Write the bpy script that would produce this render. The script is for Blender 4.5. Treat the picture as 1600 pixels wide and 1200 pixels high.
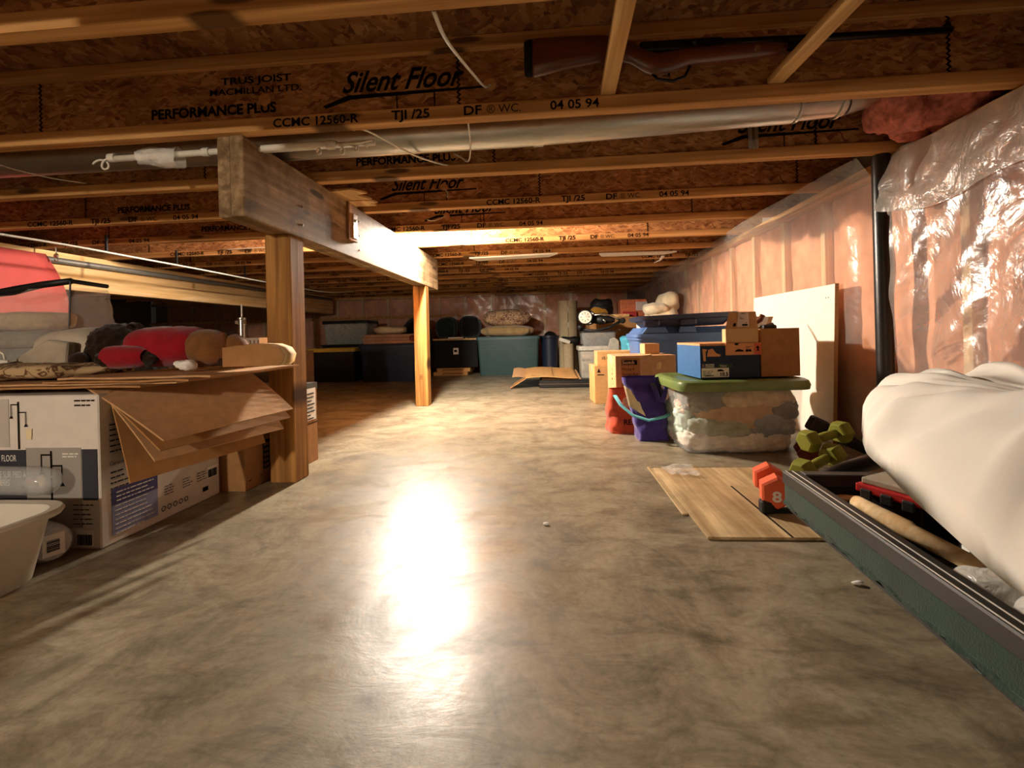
import bpy, bmesh, math, random
from mathutils import Vector, Matrix, noise
R = math.radians
random.seed(7)
for o in list(bpy.data.objects): bpy.data.objects.remove(o)
SC = bpy.context.scene
COL = SC.collection

# ------------------------------------------------------------------ camera
FPX, YAW, ROLL, CAMH = 750.0, math.atan(63/750), 0.025, 0.52
cam = bpy.data.cameras.new('camera'); cam.sensor_fit = 'HORIZONTAL'; cam.sensor_width = 36
cam.lens = FPX/1600*36; cam.shift_y = -(600-523.5)/1600; cam.clip_start = .02
cob = bpy.data.objects.new('camera', cam); COL.objects.link(cob)
Fw = Vector((-math.sin(YAW), math.cos(YAW), 0)); Rt = Vector((math.cos(YAW), math.sin(YAW), 0)); Up = Vector((0,0,1))
cx = Rt*math.cos(ROLL) - Up*math.sin(ROLL); cy = Rt*math.sin(ROLL) + Up*math.cos(ROLL); cz = -Fw
cob.matrix_world = Matrix(((cx.x,cy.x,cz.x,0),(cx.y,cy.y,cz.y,0),(cx.z,cy.z,cz.z,CAMH),(0,0,0,1)))
SC.camera = cob
# ------------------------------------------------------------------ world, exposure
w = bpy.data.worlds.new('world'); SC.world = w; w.use_nodes = True
w.node_tree.nodes['Background'].inputs[0].default_value = (.05,.04,.03,1)
w.node_tree.nodes['Background'].inputs[1].default_value = .05
vs = SC.view_settings; vs.view_transform = 'Standard'; vs.look = 'None'; vs.gamma = 1; vs.use_curve_mapping = False
vs.exposure = 2.42
BULB_E, BULB2_E = 980, 560
BULB_COL, BULB2_COL = (1,.91,.78,1), (1,.88,.72,1)

# ------------------------------------------------------------------ materials
def lin(h):
    h = h.lstrip('#'); v = [int(h[i:i+2],16)/255 for i in (0,2,4)]
    return tuple((c/12.92 if c <= .04045 else ((c+.055)/1.055)**2.4) for c in v) + (1,)
def new_mat(name):
    m = bpy.data.materials.new(name); m.use_nodes = True
    nt = m.node_tree; return m, nt, nt.nodes['Principled BSDF']
def N(nt, t, **kw):
    n = nt.nodes.new(t)
    for k, v in kw.items():
        if k in n.inputs: n.inputs[k].default_value = v
        else: setattr(n, k, v)
    return n
def coords(nt, scale=(1,1,1), rot=(0,0,0)):
    tc = N(nt,'ShaderNodeTexCoord'); mp = N(nt,'ShaderNodeMapping')
    mp.inputs['Scale'].default_value = scale; mp.inputs['Rotation'].default_value = rot
    nt.links.new(tc.outputs['Object'], mp.inputs[0]); return mp.outputs[0]
def ramp(nt, fac, stops):
    r = N(nt,'ShaderNodeValToRGB'); e = r.color_ramp.elements
    e[0].position, e[0].color = stops[0]; e[1].position, e[1].color = stops[-1]
    for p, c in stops[1:-1]: x = e.new(p); x.color = c
    nt.links.new(fac, r.inputs[0]); return r.outputs[0]
def mixc(nt, fac, a, b, mode='MIX'):
    m = N(nt,'ShaderNodeMix', data_type='RGBA', blend_type=mode)
    for s, v in ((0,fac),(6,a),(7,b)):
        if hasattr(v,'is_output') or isinstance(v, bpy.types.NodeSocket): nt.links.new(v, m.inputs[s])
        else: m.inputs[s].default_value = v
    return m.outputs[2]
def bump(nt, b, h, s=.3, d=.002):
    n = N(nt,'ShaderNodeBump', Strength=s, Distance=d); nt.links.new(h, n.inputs['Height']); nt.links.new(n.outputs[0], b.inputs['Normal'])
_mc = {}
def plain(hexc, rough=.6, var=.18, scale=25, spec=.4, bmp=.15, metal=0, aniso=(1,1,1)):
    """simple procedural: noise mottled colour + light bump"""
    key = (hexc, rough, var, scale, spec, bmp, metal, aniso)
    if key in _mc: return _mc[key]
    m, nt, b = new_mat('mat_'+hexc.lstrip('#'))
    c = lin(hexc); v = coords(nt, aniso)
    n = N(nt,'ShaderNodeTexNoise', Scale=scale, Detail=5.0); nt.links.new(v, n.inputs['Vector'])
    lo = tuple(x*(1-var) for x in c[:3])+(1,); hi = tuple(min(1,x*(1+var)) for x in c[:3])+(1,)
    nt.links.new(ramp(nt, n.outputs['Fac'], [(.3,lo),(.7,hi)]), b.inputs['Base Color'])
    b.inputs['Roughness'].default_value = rough; b.inputs['Specular IOR Level'].default_value = spec; b.inputs['Metallic'].default_value = metal
    if bmp: bump(nt, b, n.outputs['Fac'], bmp, .004)
    _mc[key] = m; return m
def fabric(hexc, var=.22, scale=14, weave=350):
    key = ('f',hexc,var,scale,weave)
    if key in _mc: return _mc[key]
    m, nt, b = new_mat('fabric_'+hexc.lstrip('#')); c = lin(hexc); v = coords(nt)
    n = N(nt,'ShaderNodeTexNoise', Scale=scale, Detail=6.0); nt.links.new(v, n.inputs['Vector'])
    n2 = N(nt,'ShaderNodeTexNoise', Scale=weave, Detail=2.0); nt.links.new(v, n2.inputs['Vector'])
    lo = tuple(x*(1-var) for x in c[:3])+(1,); hi = tuple(min(1,x*(1+var)) for x in c[:3])+(1,)
    nt.links.new(ramp(nt, n.outputs['Fac'], [(.3,lo),(.7,hi)]), b.inputs['Base Color'])
    b.inputs['Roughness'].default_value = .95; b.inputs['Specular IOR Level'].default_value = .1
    b.inputs['Sheen Weight'].default_value = .25
    bump(nt, b, n2.outputs['Fac'], .35, .003)
    _mc[key] = m; return m
def wood(name, light, dark, axis='x', knots=True, rough=.75, scale=1.0, dirt=0):
    m, nt, b = new_mat(name)
    st = {'x':(.6,14,14),'y':(14,.6,14),'z':(14,14,.6)}[axis]
    v = coords(nt, tuple(s*scale for s in st))
    n = N(nt,'ShaderNodeTexNoise', Scale=3.0, Detail=8.0, Distortion=.6); nt.links.new(v, n.inputs['Vector'])
    st2 = {'x':(.25,5,5),'y':(5,.25,5),'z':(5,5,.25)}[axis]
    wv = N(nt,'ShaderNodeTexNoise', Scale=6.0, Detail=3.0); nt.links.new(coords(nt, st2), wv.inputs['Vector'])
    a, d = lin(light), lin(dark)
    c1 = ramp(nt, n.outputs['Fac'], [(.32,d),(.5,tuple((p+q)/2 for p,q in zip(a,d))),(.62,a)])
    c2 = ramp(nt, wv.outputs['Fac'], [(.35,(.72,.66,.6,1)),(.6,(1,1,1,1))])
    c = mixc(nt, .8, c1, c2, 'MULTIPLY')
    if knots:
        ks = {'x':(1.7,.02,9),'y':(.02,1.7,8),'z':(7,.02,1.7)}[axis]
        vo = N(nt,'ShaderNodeTexVoronoi', Scale=1.6); nt.links.new(coords(nt, ks), vo.inputs['Vector'])
        c = mixc(nt, ramp(nt, vo.outputs['Distance'], [(.13,(1,1,1,1)),(.19,(0,0,0,1))]), c, tuple(x*.3 for x in d[:3])+(1,))
    if dirt:
        dn = N(nt,'ShaderNodeTexNoise', Scale=7.0, Detail=7.0, Roughness=.7); nt.links.new(coords(nt), dn.inputs['Vector'])
        c = mixc(nt, dirt, c, ramp(nt, dn.outputs['Fac'], [(.38,(.30,.26,.22,1)),(.6,(1,1,1,1))]), 'MULTIPLY')
    nt.links.new(c, b.inputs['Base Color']); b.inputs['Roughness'].default_value = rough; b.inputs['Specular IOR Level'].default_value = .25
    bump(nt, b, n.outputs['Fac'], .25, .002)
    return m
def osb(name, tone=1.0):
    m, nt, b = new_mat(name)
    base = coords(nt, (1,1,1))
    ds = N(nt,'ShaderNodeTexNoise', Scale=9.0, Detail=3.0); nt.links.new(base, ds.inputs['Vector'])
    va = N(nt,'ShaderNodeVectorMath', operation='MULTIPLY_ADD'); nt.links.new(ds.outputs['Color'], va.inputs[0]); va.inputs[1].default_value = (.09,.05,.09); nt.links.new(base, va.inputs[2])
    cols = []
    for sc, rot in ((34,(0,.5,0)),(46,(0,-.7,0)),(40,(0,1.4,0))):
        mp = N(nt,'ShaderNodeMapping'); mp.inputs['Scale'].default_value = (1,.6,2.8); mp.inputs['Rotation'].default_value = rot
        nt.links.new(va.outputs[0], mp.inputs[0])
        vo = N(nt,'ShaderNodeTexVoronoi', Scale=float(sc)); nt.links.new(mp.outputs[0], vo.inputs['Vector'])
        cols.append(vo)
    sep = [N(nt,'ShaderNodeSeparateColor') for _ in cols]
    for s, vo in zip(sep, cols): nt.links.new(vo.outputs['Color'], s.inputs[0])
    t = lambda h: tuple(x*tone for x in lin(h)[:3])+(1,)
    st = [(0,t('#6f4524')),(.3,t('#99693d')),(.6,t('#a8754a')),(.85,t('#c0905c')),(1,t('#7d5230'))]
    c = mixc(nt, sep[0].outputs[1], ramp(nt, sep[0].outputs[0], st), ramp(nt, sep[1].outputs[0], st))
    g = N(nt,'ShaderNodeMath', operation='GREATER_THAN'); nt.links.new(sep[2].outputs[1], g.inputs[0]); g.inputs[1].default_value = .62
    c = mixc(nt, g.outputs[0], c, ramp(nt, sep[2].outputs[0], st))
    n = N(nt,'ShaderNodeTexNoise', Scale=5.0, Detail=5.0); nt.links.new(base, n.inputs['Vector'])
    c = mixc(nt, .75, c, ramp(nt, n.outputs['Fac'], [(.35,(.62,.52,.46,1)),(.62,(1,1,1,1))]), 'MULTIPLY')
    nt.links.new(c, b.inputs['Base Color']); b.inputs['Roughness'].default_value = .8; b.inputs['Specular IOR Level'].default_value = .2
    bump(nt, b, sep[0].outputs[0], .3, .002)
    return m
def concrete(name):
    m, nt, b = new_mat(name)
    v = coords(nt)
    def nz(s, d=8, r=.6, dist=0, vec=None):
        n = N(nt,'ShaderNodeTexNoise', Scale=float(s), Detail=float(d), Roughness=r, Distortion=float(dist)); nt.links.new(vec or v, n.inputs['Vector']); return n.outputs['Fac']
    big = nz(1.1,6,.6,.8); mid = nz(4.5,12,.72,.9); fine = nz(70,5); blot = nz(5.5,12,.75,1.2)
    str_ = nz(9,9,.7,.6, coords(nt,(.7,2.2,1),(0,0,.5)))
    c = ramp(nt, big, [(.3,lin('#8c826c')),(.5,lin('#a0957e')),(.7,lin('#aea38c'))])
    c = mixc(nt, .9, c, ramp(nt, mid, [(.36,(.45,.42,.38,1)),(.5,(.82,.80,.77,1)),(.6,(1.0,1.0,1.0,1))]), 'MULTIPLY')
    c = mixc(nt, .8, c, ramp(nt, blot, [(.38,(.62,.58,.53,1)),(.52,(1,1,1,1))]), 'MULTIPLY')
    c = mixc(nt, .7, c, ramp(nt, str_, [(.36,(.55,.52,.47,1)),(.5,(1,1,1,1))]), 'MULTIPLY')
    c = mixc(nt, .5, c, ramp(nt, fine, [(.3,(.6,.57,.52,1)),(.6,(1,1,1,1))]), 'MULTIPLY')
    nt.links.new(c, b.inputs['Base Color'])
    rr = ramp(nt, mid, [(.38,(.46,.46,.46,1)),(.62,(.28,.28,.28,1))]); nt.links.new(rr, b.inputs['Roughness'])
    b.inputs['Specular IOR Level'].default_value = .3
    mx = N(nt,'ShaderNodeMath', operation='ADD'); nt.links.new(str_, mx.inputs[0]); nt.links.new(mid, mx.inputs[1])
    bump(nt, b, mx.outputs[0], .10, .012)
    return m
def clear(name, col=(1,1,1,1), alpha=.3, rough=.15, bmp=0, scale=20):
    m, nt, b = new_mat(name)
    b.inputs['Base Color'].default_value = col; b.inputs['Roughness'].default_value = rough; b.inputs['Specular IOR Level'].default_value = .7
    n = N(nt,'ShaderNodeTexNoise', Scale=float(scale), Detail=5.0, Distortion=1.0); nt.links.new(coords(nt), n.inputs['Vector'])
    mr = N(nt,'ShaderNodeMapRange'); nt.links.new(n.outputs['Fac'], mr.inputs[0]); mr.inputs[3].default_value = alpha*.7; mr.inputs[4].default_value = alpha*1.3
    nt.links.new(mr.outputs[0], b.inputs['Alpha'])
    if bmp: bump(nt, b, n.outputs['Fac'], bmp, .02)
    return m
def emit(name, col, e):
    m, nt, b = new_mat(name); b.inputs['Emission Color'].default_value = col; b.inputs['Emission Strength'].default_value = e; b.inputs['Base Color'].default_value = (1,1,1,1); return m
def pattern(name, a, bcol, scale=22):
    m, nt, b = new_mat(name)
    n = N(nt,'ShaderNodeTexNoise', Scale=float(scale)*.5, Detail=1.0, Distortion=2.5); nt.links.new(coords(nt), n.inputs['Vector'])
    nt.links.new(ramp(nt, n.outputs['Fac'], [(.40,lin(a)),(.46,lin(bcol)),(.52,lin(bcol)),(.56,lin(a))]), b.inputs['Base Color'])
    b.inputs['Roughness'].default_value = .95; return m

M_CONC = concrete('concrete_slab')
M_OSB = osb('osb_web', 1.18); M_OSBC = osb('osb_subfloor', .9)
M_FLG = wood('joist_flange_wood', '#d9a668', '#b07c44', 'x')
M_BEAM = wood('beam_lumber', '#bd9f78', '#927550', 'y', dirt=.8)
M_BEAM2 = wood('pale_beam_lumber', '#ecc690', '#d6a868', 'y', knots=False)
M_POST = wood('post_lumber', '#c08c4c', '#8f6230', 'z', dirt=.15)
M_STUD = wood('stud_lumber', '#f4dcb4', '#e0c090', 'z', knots=False)
M_PLATE = wood('plate_lumber', '#d2a468', '#a87c46', 'y', knots=False)
M_BATT = wood('batten_lumber', '#e2bd84', '#c4965a', 'y', dirt=.05)
M_PLY = wood('plywood_face', '#d0b88c', '#a88c60', 'y', knots=False, dirt=.35)
M_PINK = plain('#d99a74', .98, .22, 9, .05, .8)
M_PINKD = plain('#c87a6a', .98, .35, 45, .05, 1.0)
def poly_mat(name, col, body, rough, bmp, sc):
    m, nt, b = new_mat(name); out = nt.nodes['Material Output']; nt.nodes.remove(b)
    v = coords(nt); n = N(nt,'ShaderNodeTexNoise', Scale=float(sc), Detail=6.0, Distortion=1.5); nt.links.new(v, n.inputs['Vector'])
    n2 = N(nt,'ShaderNodeTexNoise', Scale=sc*5.0, Detail=2.0, Distortion=.5); nt.links.new(v, n2.inputs['Vector'])
    ad = N(nt,'ShaderNodeMath', operation='MULTIPLY_ADD'); nt.links.new(n2.outputs['Fac'], ad.inputs[0]); ad.inputs[1].default_value = .22; nt.links.new(n.outputs['Fac'], ad.inputs[2])
    bp = N(nt,'ShaderNodeBump', Strength=bmp, Distance=.03); nt.links.new(ad.outputs[0], bp.inputs['Height'])
    tp = N(nt,'ShaderNodeBsdfTransparent'); df = N(nt,'ShaderNodeBsdfDiffuse', Color=col); tl = N(nt,'ShaderNodeBsdfTranslucent', Color=col); gl = N(nt,'ShaderNodeBsdfGlossy', Roughness=rough)
    for q in (df, gl): nt.links.new(bp.outputs[0], q.inputs['Normal'])
    m1 = N(nt,'ShaderNodeMixShader'); m1.inputs[0].default_value = .5; nt.links.new(df.outputs[0], m1.inputs[1]); nt.links.new(tl.outputs[0], m1.inputs[2])
    mr = N(nt,'ShaderNodeMapRange'); nt.links.new(n.outputs['Fac'], mr.inputs[0]); mr.inputs[3].default_value = body*.5; mr.inputs[4].default_value = body*1.5
    m2 = N(nt,'ShaderNodeMixShader'); nt.links.new(mr.outputs[0], m2.inputs[0]); nt.links.new(tp.outputs[0], m2.inputs[1]); nt.links.new(m1.outputs[0], m2.inputs[2])
    fr = N(nt,'ShaderNodeFresnel', IOR=1.5); nt.links.new(bp.outputs[0], fr.inputs['Normal'])
    m3 = N(nt,'ShaderNodeMixShader'); nt.links.new(fr.outputs[0], m3.inputs[0]); nt.links.new(m2.outputs[0], m3.inputs[1]); nt.links.new(gl.outputs[0], m3.inputs[2])
    nt.links.new(m3.outputs[0], out.inputs[0]); return m
M_POLY = poly_mat('poly_sheet', (1,.93,.84,1), .22, .22, .25, 5)
M_POLY2 = poly_mat('poly_sheet_crinkled', (1,.95,.90,1), .28, .21, .4, 4.5)
M_CARD = plain('#c0956a', .85, .1, 40, .15, .08); M_CARD2 = plain('#a3764a', .85, .12, 30, .15, .08); M_CARD3 = plain('#c3965f', .85, .1, 40, .15, .08)
M_KRAFT = plain('#cfab78', .8, .06, 40, .2, .05)
M_INK = plain('#171008', .9, .2, 60, .1, 0); M_INKB = plain('#2a1c10', .9, .3, 60, .1, 0); M_WINK = plain('#e8e4da', .8, .05, 40, .2, 0)
M_WHITE = plain('#e6dfd0', .55, .05, 20, .4, .05); M_LABEL = plain('#efeae0', .6, .03, 30, .3, 0)
M_GALV = plain('#c4c1b8', .38, .12, 30, .5, .1, 1.0, (.4,3,3)); M_STEEL = plain('#b6b2aa', .25, .1, 40, .5, .05, 1.0)
M_ABS = plain('#14120f', .35, .2, 40, .5, .05); M_BLACK = plain('#131211', .5, .2, 30, .4, .05); M_RUBBER = plain('#1b1a18', .85, .2, 40, .2, .1)
M_CABLE = plain('#ddd6c6', .5, .06, 40, .4, 0)

# ------------------------------------------------------------------ mesh helpers
def vec(*a): return Vector(a)
def TR(loc=(0,0,0), rot=(0,0,0)):
    from mathutils import Euler
    return Matrix.Translation(loc) @ Euler(rot).to_matrix().to_4x4()
def rrect(w, d, r, n=4):
    r = min(r, w/2-1e-4, d/2-1e-4); pts = []
    for cxx, cyy, a0 in ((w/2-r,d/2-r,0),(-w/2+r,d/2-r,90),(-w/2+r,-d/2+r,180),(w/2-r,-d/2+r,270)):
        for k in range(n+1):
            a = R(a0+90*k/n); pts.append((cxx+r*math.cos(a), cyy+r*math.sin(a)))
    return pts
class B:
    def __init__(s): s.bm = bmesh.new()
    def _merge(s, t, M=None):
        me = bpy.data.meshes.new('tmp'); t.to_mesh(me); t.free()
        if M is not None: me.transform(M)
        s.bm.from_mesh(me); bpy.data.meshes.remove(me)
    def box(s, x0,x1,y0,y1,z0,z1, bev=0, M=None, seg=1):
        t = bmesh.new(); bmesh.ops.create_cube(t, size=1)
        for v in t.verts: v.co = Vector((x0+(v.co.x+.5)*(x1-x0), y0+(v.co.y+.5)*(y1-y0), z0+(v.co.z+.5)*(z1-z0)))
        if bev: bmesh.ops.bevel(t, geom=t.edges[:], offset=bev, segments=seg, affect='EDGES', profile=.5)
        s._merge(t, M); return s
    def prism(s, pts, h0, h1, plane='xy', bev=0, M=None):
        t = bmesh.new()
        mk = {'xy':lambda p,h:(p[0],p[1],h),'xz':lambda p,h:(p[0],h,p[1]),'yz':lambda p,h:(h,p[0],p[1])}[plane]
        a = [t.verts.new(mk(p,h0)) for p in pts]; b = [t.verts.new(mk(p,h1)) for p in pts]; n = len(pts)
        t.faces.new(a); t.faces.new(b[::-1])
        for i in range(n): t.faces.new((a[i],b[i],b[(i+1)%n],a[(i+1)%n]))
        bmesh.ops.recalc_face_normals(t, faces=t.faces[:])
        if bev: bmesh.ops.bevel(t, geom=t.edges[:], offset=bev, segments=2, affect='EDGES', profile=.5)
        s._merge(t, M); return s
    def tube(s, pts, r, seg=8, cap=True, M=None, flat=1.0):
        t = bmesh.new(); pts = [Vector(p) for p in pts]; n = len(pts); rs = r if isinstance(r,(list,tuple)) else [r]*n
        rings = []; up = None
        for i, p in enumerate(pts):
            d = (pts[min(i+1,n-1)]-pts[max(i-1,0)]).normalized()
            if up is None: up = Vector((0,0,1)) if abs(d.z) < .9 else Vector((1,0,0))
            sd = d.cross(up).normalized(); up = sd.cross(d).normalized()
            rings.append([t.verts.new(p + sd*math.cos(2*math.pi*k/seg)*rs[i] + up*math.sin(2*math.pi*k/seg)*rs[i]*flat) for k in range(seg)])
        for a, b in zip(rings, rings[1:]):
            for k in range(seg): t.faces.new((a[k],a[(k+1)%seg],b[(k+1)%seg],b[k]))
        if cap: t.faces.new(rings[0][::-1]); t.faces.new(rings[-1])
        bmesh.ops.recalc_face_normals(t, faces=t.faces[:])
        s._merge(t, M); return s
    def loft(s, loops, capb=True, capt=True, M=None):
        t = bmesh.new(); rings = [[t.verts.new(p) for p in L] for L in loops]; n = len(rings[0])
        for a, b in zip(rings, rings[1:]):
            for k in range(n): t.faces.new((a[k],a[(k+1)%n],b[(k+1)%n],b[k]))
        if capb: t.faces.new(rings[0][::-1])
        if capt: t.faces.new(rings[-1])
        bmesh.ops.recalc_face_normals(t, faces=t.faces[:])
        s._merge(t, M); return s
    def rr(s, secs, n=4, capb=True, capt=True, M=None, off=None):
        """secs: (z, w, d, r) rounded rectangles"""
        return s.loft([[(x,y,z) for x,y in rrect(w_,d_,r_,n)] for z,w_,d_,r_ in secs], capb, capt, M)
    def lathe(s, prof, seg=24, M=None, capb=True, capt=True):
        return s.loft([[(max(r_,1e-4)*math.cos(2*math.pi*k/seg), max(r_,1e-4)*math.sin(2*math.pi*k/seg), z) for k in range(seg)] for r_,z in prof], capb, capt, M)
    def sheet(s, nu, nv, fn, thick=0, M=None):
        t = bmesh.new(); g = [[t.verts.new(fn(i/nu, j/nv)) for j in range(nv+1)] for i in range(nu+1)]
        for i in range(nu):
            for j in range(nv): t.faces.new((g[i][j],g[i+1][j],g[i+1][j+1],g[i][j+1]))
        t.normal_update()
        if thick: bmesh.ops.solidify(t, geom=t.faces[:], thickness=thick)
        s._merge(t, M); return s
    def ball(s, c, r, seg=16, e=(1,1), nz=0, ns=3, seed=0, M=None, fold=None):
        """superellipsoid with noise"""
        t = bmesh.new(); nv = max(6, seg*2//3)
        sp = lambda v, p: math.copysign(abs(v)**p, v)
        rings = []
        def put(th, ph):
            x = sp(math.cos(ph),e[0])*sp(math.cos(th),e[1]); y = sp(math.cos(ph),e[0])*sp(math.sin(th),e[1]); z = sp(math.sin(ph),e[0])
            p = Vector((x*r[0], y*r[1], z*r[2]))
            k = 1 + (nz*noise.noise(Vector((p.x*ns+seed, p.y*ns, p.z*ns+seed*.3))) if nz else 0)
            if fold: k += fold(th, ph)
            return Vector(c)+p*k
        for i in range(1, nv):
            ph = -math.pi/2+math.pi*i/nv
            rings.append([t.verts.new(put(2*math.pi*k/seg, ph)) for k in range(seg)])
        a0 = t.verts.new(put(0,-math.pi/2)); a1 = t.verts.new(put(0,math.pi/2))
        for a, b in zip(rings, rings[1:]):
            for k in range(seg): t.faces.new((a[k],a[(k+1)%seg],b[(k+1)%seg],b[k]))
        for k in range(seg): t.faces.new((a0,rings[0][(k+1)%seg],rings[0][k])); t.faces.new((a1,rings[-1][k],rings[-1][(k+1)%seg]))
        s._merge(t, M); return s
    def obj(s, name, mat, parent=None, loc=(0,0,0), rot=(0,0,0), smooth=False, angle=None):
        me = bpy.data.meshes.new(name); s.bm.to_mesh(me); s.bm.free()
        me.materials.append(mat)
        if smooth:
            for p in me.polygons: p.use_smooth = True
            if angle: me.set_sharp_from_angle(angle=R(angle))
        return link(name, me, parent, loc, rot)
def link(name, me, parent=None, loc=(0,0,0), rot=(0,0,0)):
    o = bpy.data.objects.new(name, me); COL.objects.link(o); o.location = loc; o.rotation_euler = rot
    if parent: o.parent = parent
    return o
def tag(o, label, cat, group=None):
    o['label'] = label; o['category'] = cat
    if group: o['group'] = group
    return o
def thing(name, label, cat, loc=(0,0,0), rz=0, group=None, rot=None):
    o = bpy.data.objects.new(name, None); COL.objects.link(o); o.empty_display_size = .05
    o.location = loc; o.rotation_euler = rot or (0,0,R(rz)); return tag(o, label, cat, group)
def struct(o): o['kind'] = 'structure'; return o
def stuff(o): o['kind'] = 'stuff'; return o
FRONT, RIGHTF, TOP = (R(90),0,0), (R(90),0,R(90)), (0,0,0)
_tx = {}
def text(body, size, mat, parent, loc, rot=FRONT, shear=0, align='LEFT', sx=1.0, name='lettering', bold=0):
    key = (body, size, shear, align, mat.name, sx, bold)
    if key not in _tx:
        c = bpy.data.curves.new('t','FONT'); c.body = body; c.size = size; c.shear = shear; c.align_x = align; c.offset = bold; c.resolution_u = 3
        o = bpy.data.objects.new('t', c); COL.objects.link(o); bpy.context.view_layer.update()
        me = bpy.data.meshes.new_from_object(o.evaluated_get(bpy.context.evaluated_depsgraph_get()))
        bpy.data.objects.remove(o); me.transform(Matrix.Diagonal((sx,1,1,1))); me.materials.clear(); me.materials.append(mat); me.name = name
        _tx[key] = me
    return link(name, _tx[key], parent, loc, rot)
def flatquad(name, mat, parent, pts, smooth=False):
    b = B(); b.bm.faces.new([b.bm.verts.new(p) for p in pts]); return b.obj(name, mat, parent)
def decal(name, mat, parent, w, h, loc, rot=FRONT, t=.0006):
    return B().box(0,w,0,h,0,t).obj(name, mat, parent, loc, rot)
def barcode(parent, w, h, loc, rot=FRONT, n=14, seed=1, mat=None):
    rnd = random.Random(seed); b = B(); x = 0
    while x < w:
        bw = w/n*rnd.choice((.3,.5,.8)); b.box(x,min(x+bw,w),0,h,0,.0006); x += bw+w/n*rnd.choice((.3,.4,.6))
    return b.obj('barcode', mat or M_INK, parent, loc, rot)
def lines(parent, w, n, dz, loc, rot=FRONT, th=.002, mat=None, seed=0, name='printed_lines', full=False):
    rnd = random.Random(seed); b = B()
    for i in range(n):
        ww = w*(1 if full else rnd.uniform(.55,1)); x = 0
        while x < ww:
            L = rnd.uniform(.006,.02); b.box(x,min(x+L,ww),-i*dz,-i*dz+th,0,.0006); x += L+.003
    return b.obj(name, mat or M_INKB, parent, loc, rot)

JZ0, JH, FH, FWD, WT = 1.163, .241, .040, .044, .0095
JX0, JX1 = -6.4, 1.43
JY = [1.395 + .486*j - (.02 if j < 0 else 0) for j in range(-5, 13)]      # front face of each flange; index 5 is the nearest one in view
FARY, RX, LX, BY = 7.3, 1.33, -6.5, -2.6

# ------------------------------------------------------------------ structure
struct(B().box(LX-.2, 1.7, BY-.2, FARY+.3, -.12, 0).obj('floor', M_CONC))
struct(B().box(LX-.2, 1.7, BY-.2, FARY+.3, JZ0+JH, JZ0+JH+.02).obj('ceiling', M_OSBC))
struct(B().box(LX-.15, LX, BY, FARY, 0, JZ0+JH).obj('wall_left', plain('#5a4a3c', .95, .2, 5)))
struct(B().box(LX, 1.7, BY-.15, BY, 0, JZ0+JH).obj('wall_back', plain('#8a7a66', .95, .2, 5)))

def crinkle(p, amp, f):
    n1 = noise.noise(Vector(p)*f); n2 = noise.noise(Vector(p)*f*2.3+Vector((5,2,1))); 
    return amp*(1-2*abs(n1)) + amp*.5*(1-2*abs(n2))
# right wall: studs, batts, plates and vapour barrier
wr = struct(B().box(RX+.095, RX+.25, BY, FARY+.15, 0, JZ0+JH).obj('wall_right', plain('#7b746a', .95, .2, 8)))
stud_me = None; ys = [BY+.2+.406*i for i in range(24)]
for i, y in enumerate(ys):
    if stud_me is None: o = B().box(0,.089,-.019,.019,.038,1.125,.002).obj('stud', M_STUD, wr, (RX,y,0)); stud_me = o.data
    else: link('stud', stud_me, wr, (RX,y,0))
def batt(w_, h_, seed, d=.07, nz=.012):
    return B().sheet(8, 22, lambda u,v: Vector((.012+nz*noise.noise(Vector((u*3+seed,v*9,seed)))+.028*(abs(2*u-1)**4), (u-.5)*w_, .04+v*h_)), 0)
batts = [batt(.366,1.08,s*7.3).obj('insulation_batt', M_PINK, wr, (RX,ys[0]+.203,0), smooth=True) for s in (1,2,3)]
for i, y in enumerate(ys[:-1]):
    if i == 0: continue
    if i < 3: batts[i].location = (RX,y+.203,0)
    else: link('insulation_batt', batts[i%3].data, wr, (RX,y+.203,0))
B().box(RX-.005,RX+.09,BY,FARY,0,.038,.002).obj('bottom_plate', M_PLATE, wr)
B().box(RX-.045,RX+.09,BY,FARY,1.125,JZ0,.003).obj('top_plate', M_PLATE, wr)
def near_poly(u, v):
    y = 1.87 - u*2.9; z = .02 + v*1.125
    x = RX-.045 - .02*math.sin(v*3.1)
    if v > .8: y += (.02)*math.sin(v*40)*(1-min(1,u*30))
    x -= .03*(.6+noise.noise(Vector((y*4.2, z*1.8, 0)))) + crinkle((y,z*.8,3), .0035, 8) + .012*noise.noise(Vector((y*9+z*6,z*4,1)))
    x -= .045*math.exp(-((y-1.78)/.05)**2)*max(0,(v-.7))*2
    return Vector((min(x,RX-.012), y, z))
B().sheet(150, 80, near_poly).obj('vapour_barrier', M_POLY2, wr, smooth=True)
def loose_flap(u, v):
    y = 1.885 - u*1.0; z = 1.150 - v*(.20+.03*math.sin(u*9)+.06*u)
    x = RX-.062 - .018*math.sin(v*2.2) - .018*abs(noise.noise(Vector((y*7,z*9,2)))) - .03*v*math.exp(-(u/.12)**2)
    return Vector((x, y + .03*v*math.exp(-(u/.08)**2)*(1+.4*math.sin(v*16)), z))
B().sheet(60, 16, lambda u,v: loose_flap(1-u,v)).obj('loose_flap', poly_mat('poly_flap', (1,.95,.86,1), .5, .16, .45, 8), wr, smooth=True)
def far_poly(u, v):
    y = 1.955 + u*5.33; z = .02+v*1.14
    k = max(0,(v-.80)/.20); x = RX-.022 - .16*k**1.6*(.8+.35*math.sin(y*2.6+1)) 
    x -= max(0, crinkle((y*1.3, z*.25, 7), .010, 2.6)) + crinkle((y*2,z*.7,3), .003, 8)
    x -= .012*max(0, math.sin((y-.1)/.406*2*math.pi))*(1-k)
    return Vector((min(x,RX-.006), y, z - .02*k*math.sin(y*3)))
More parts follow.
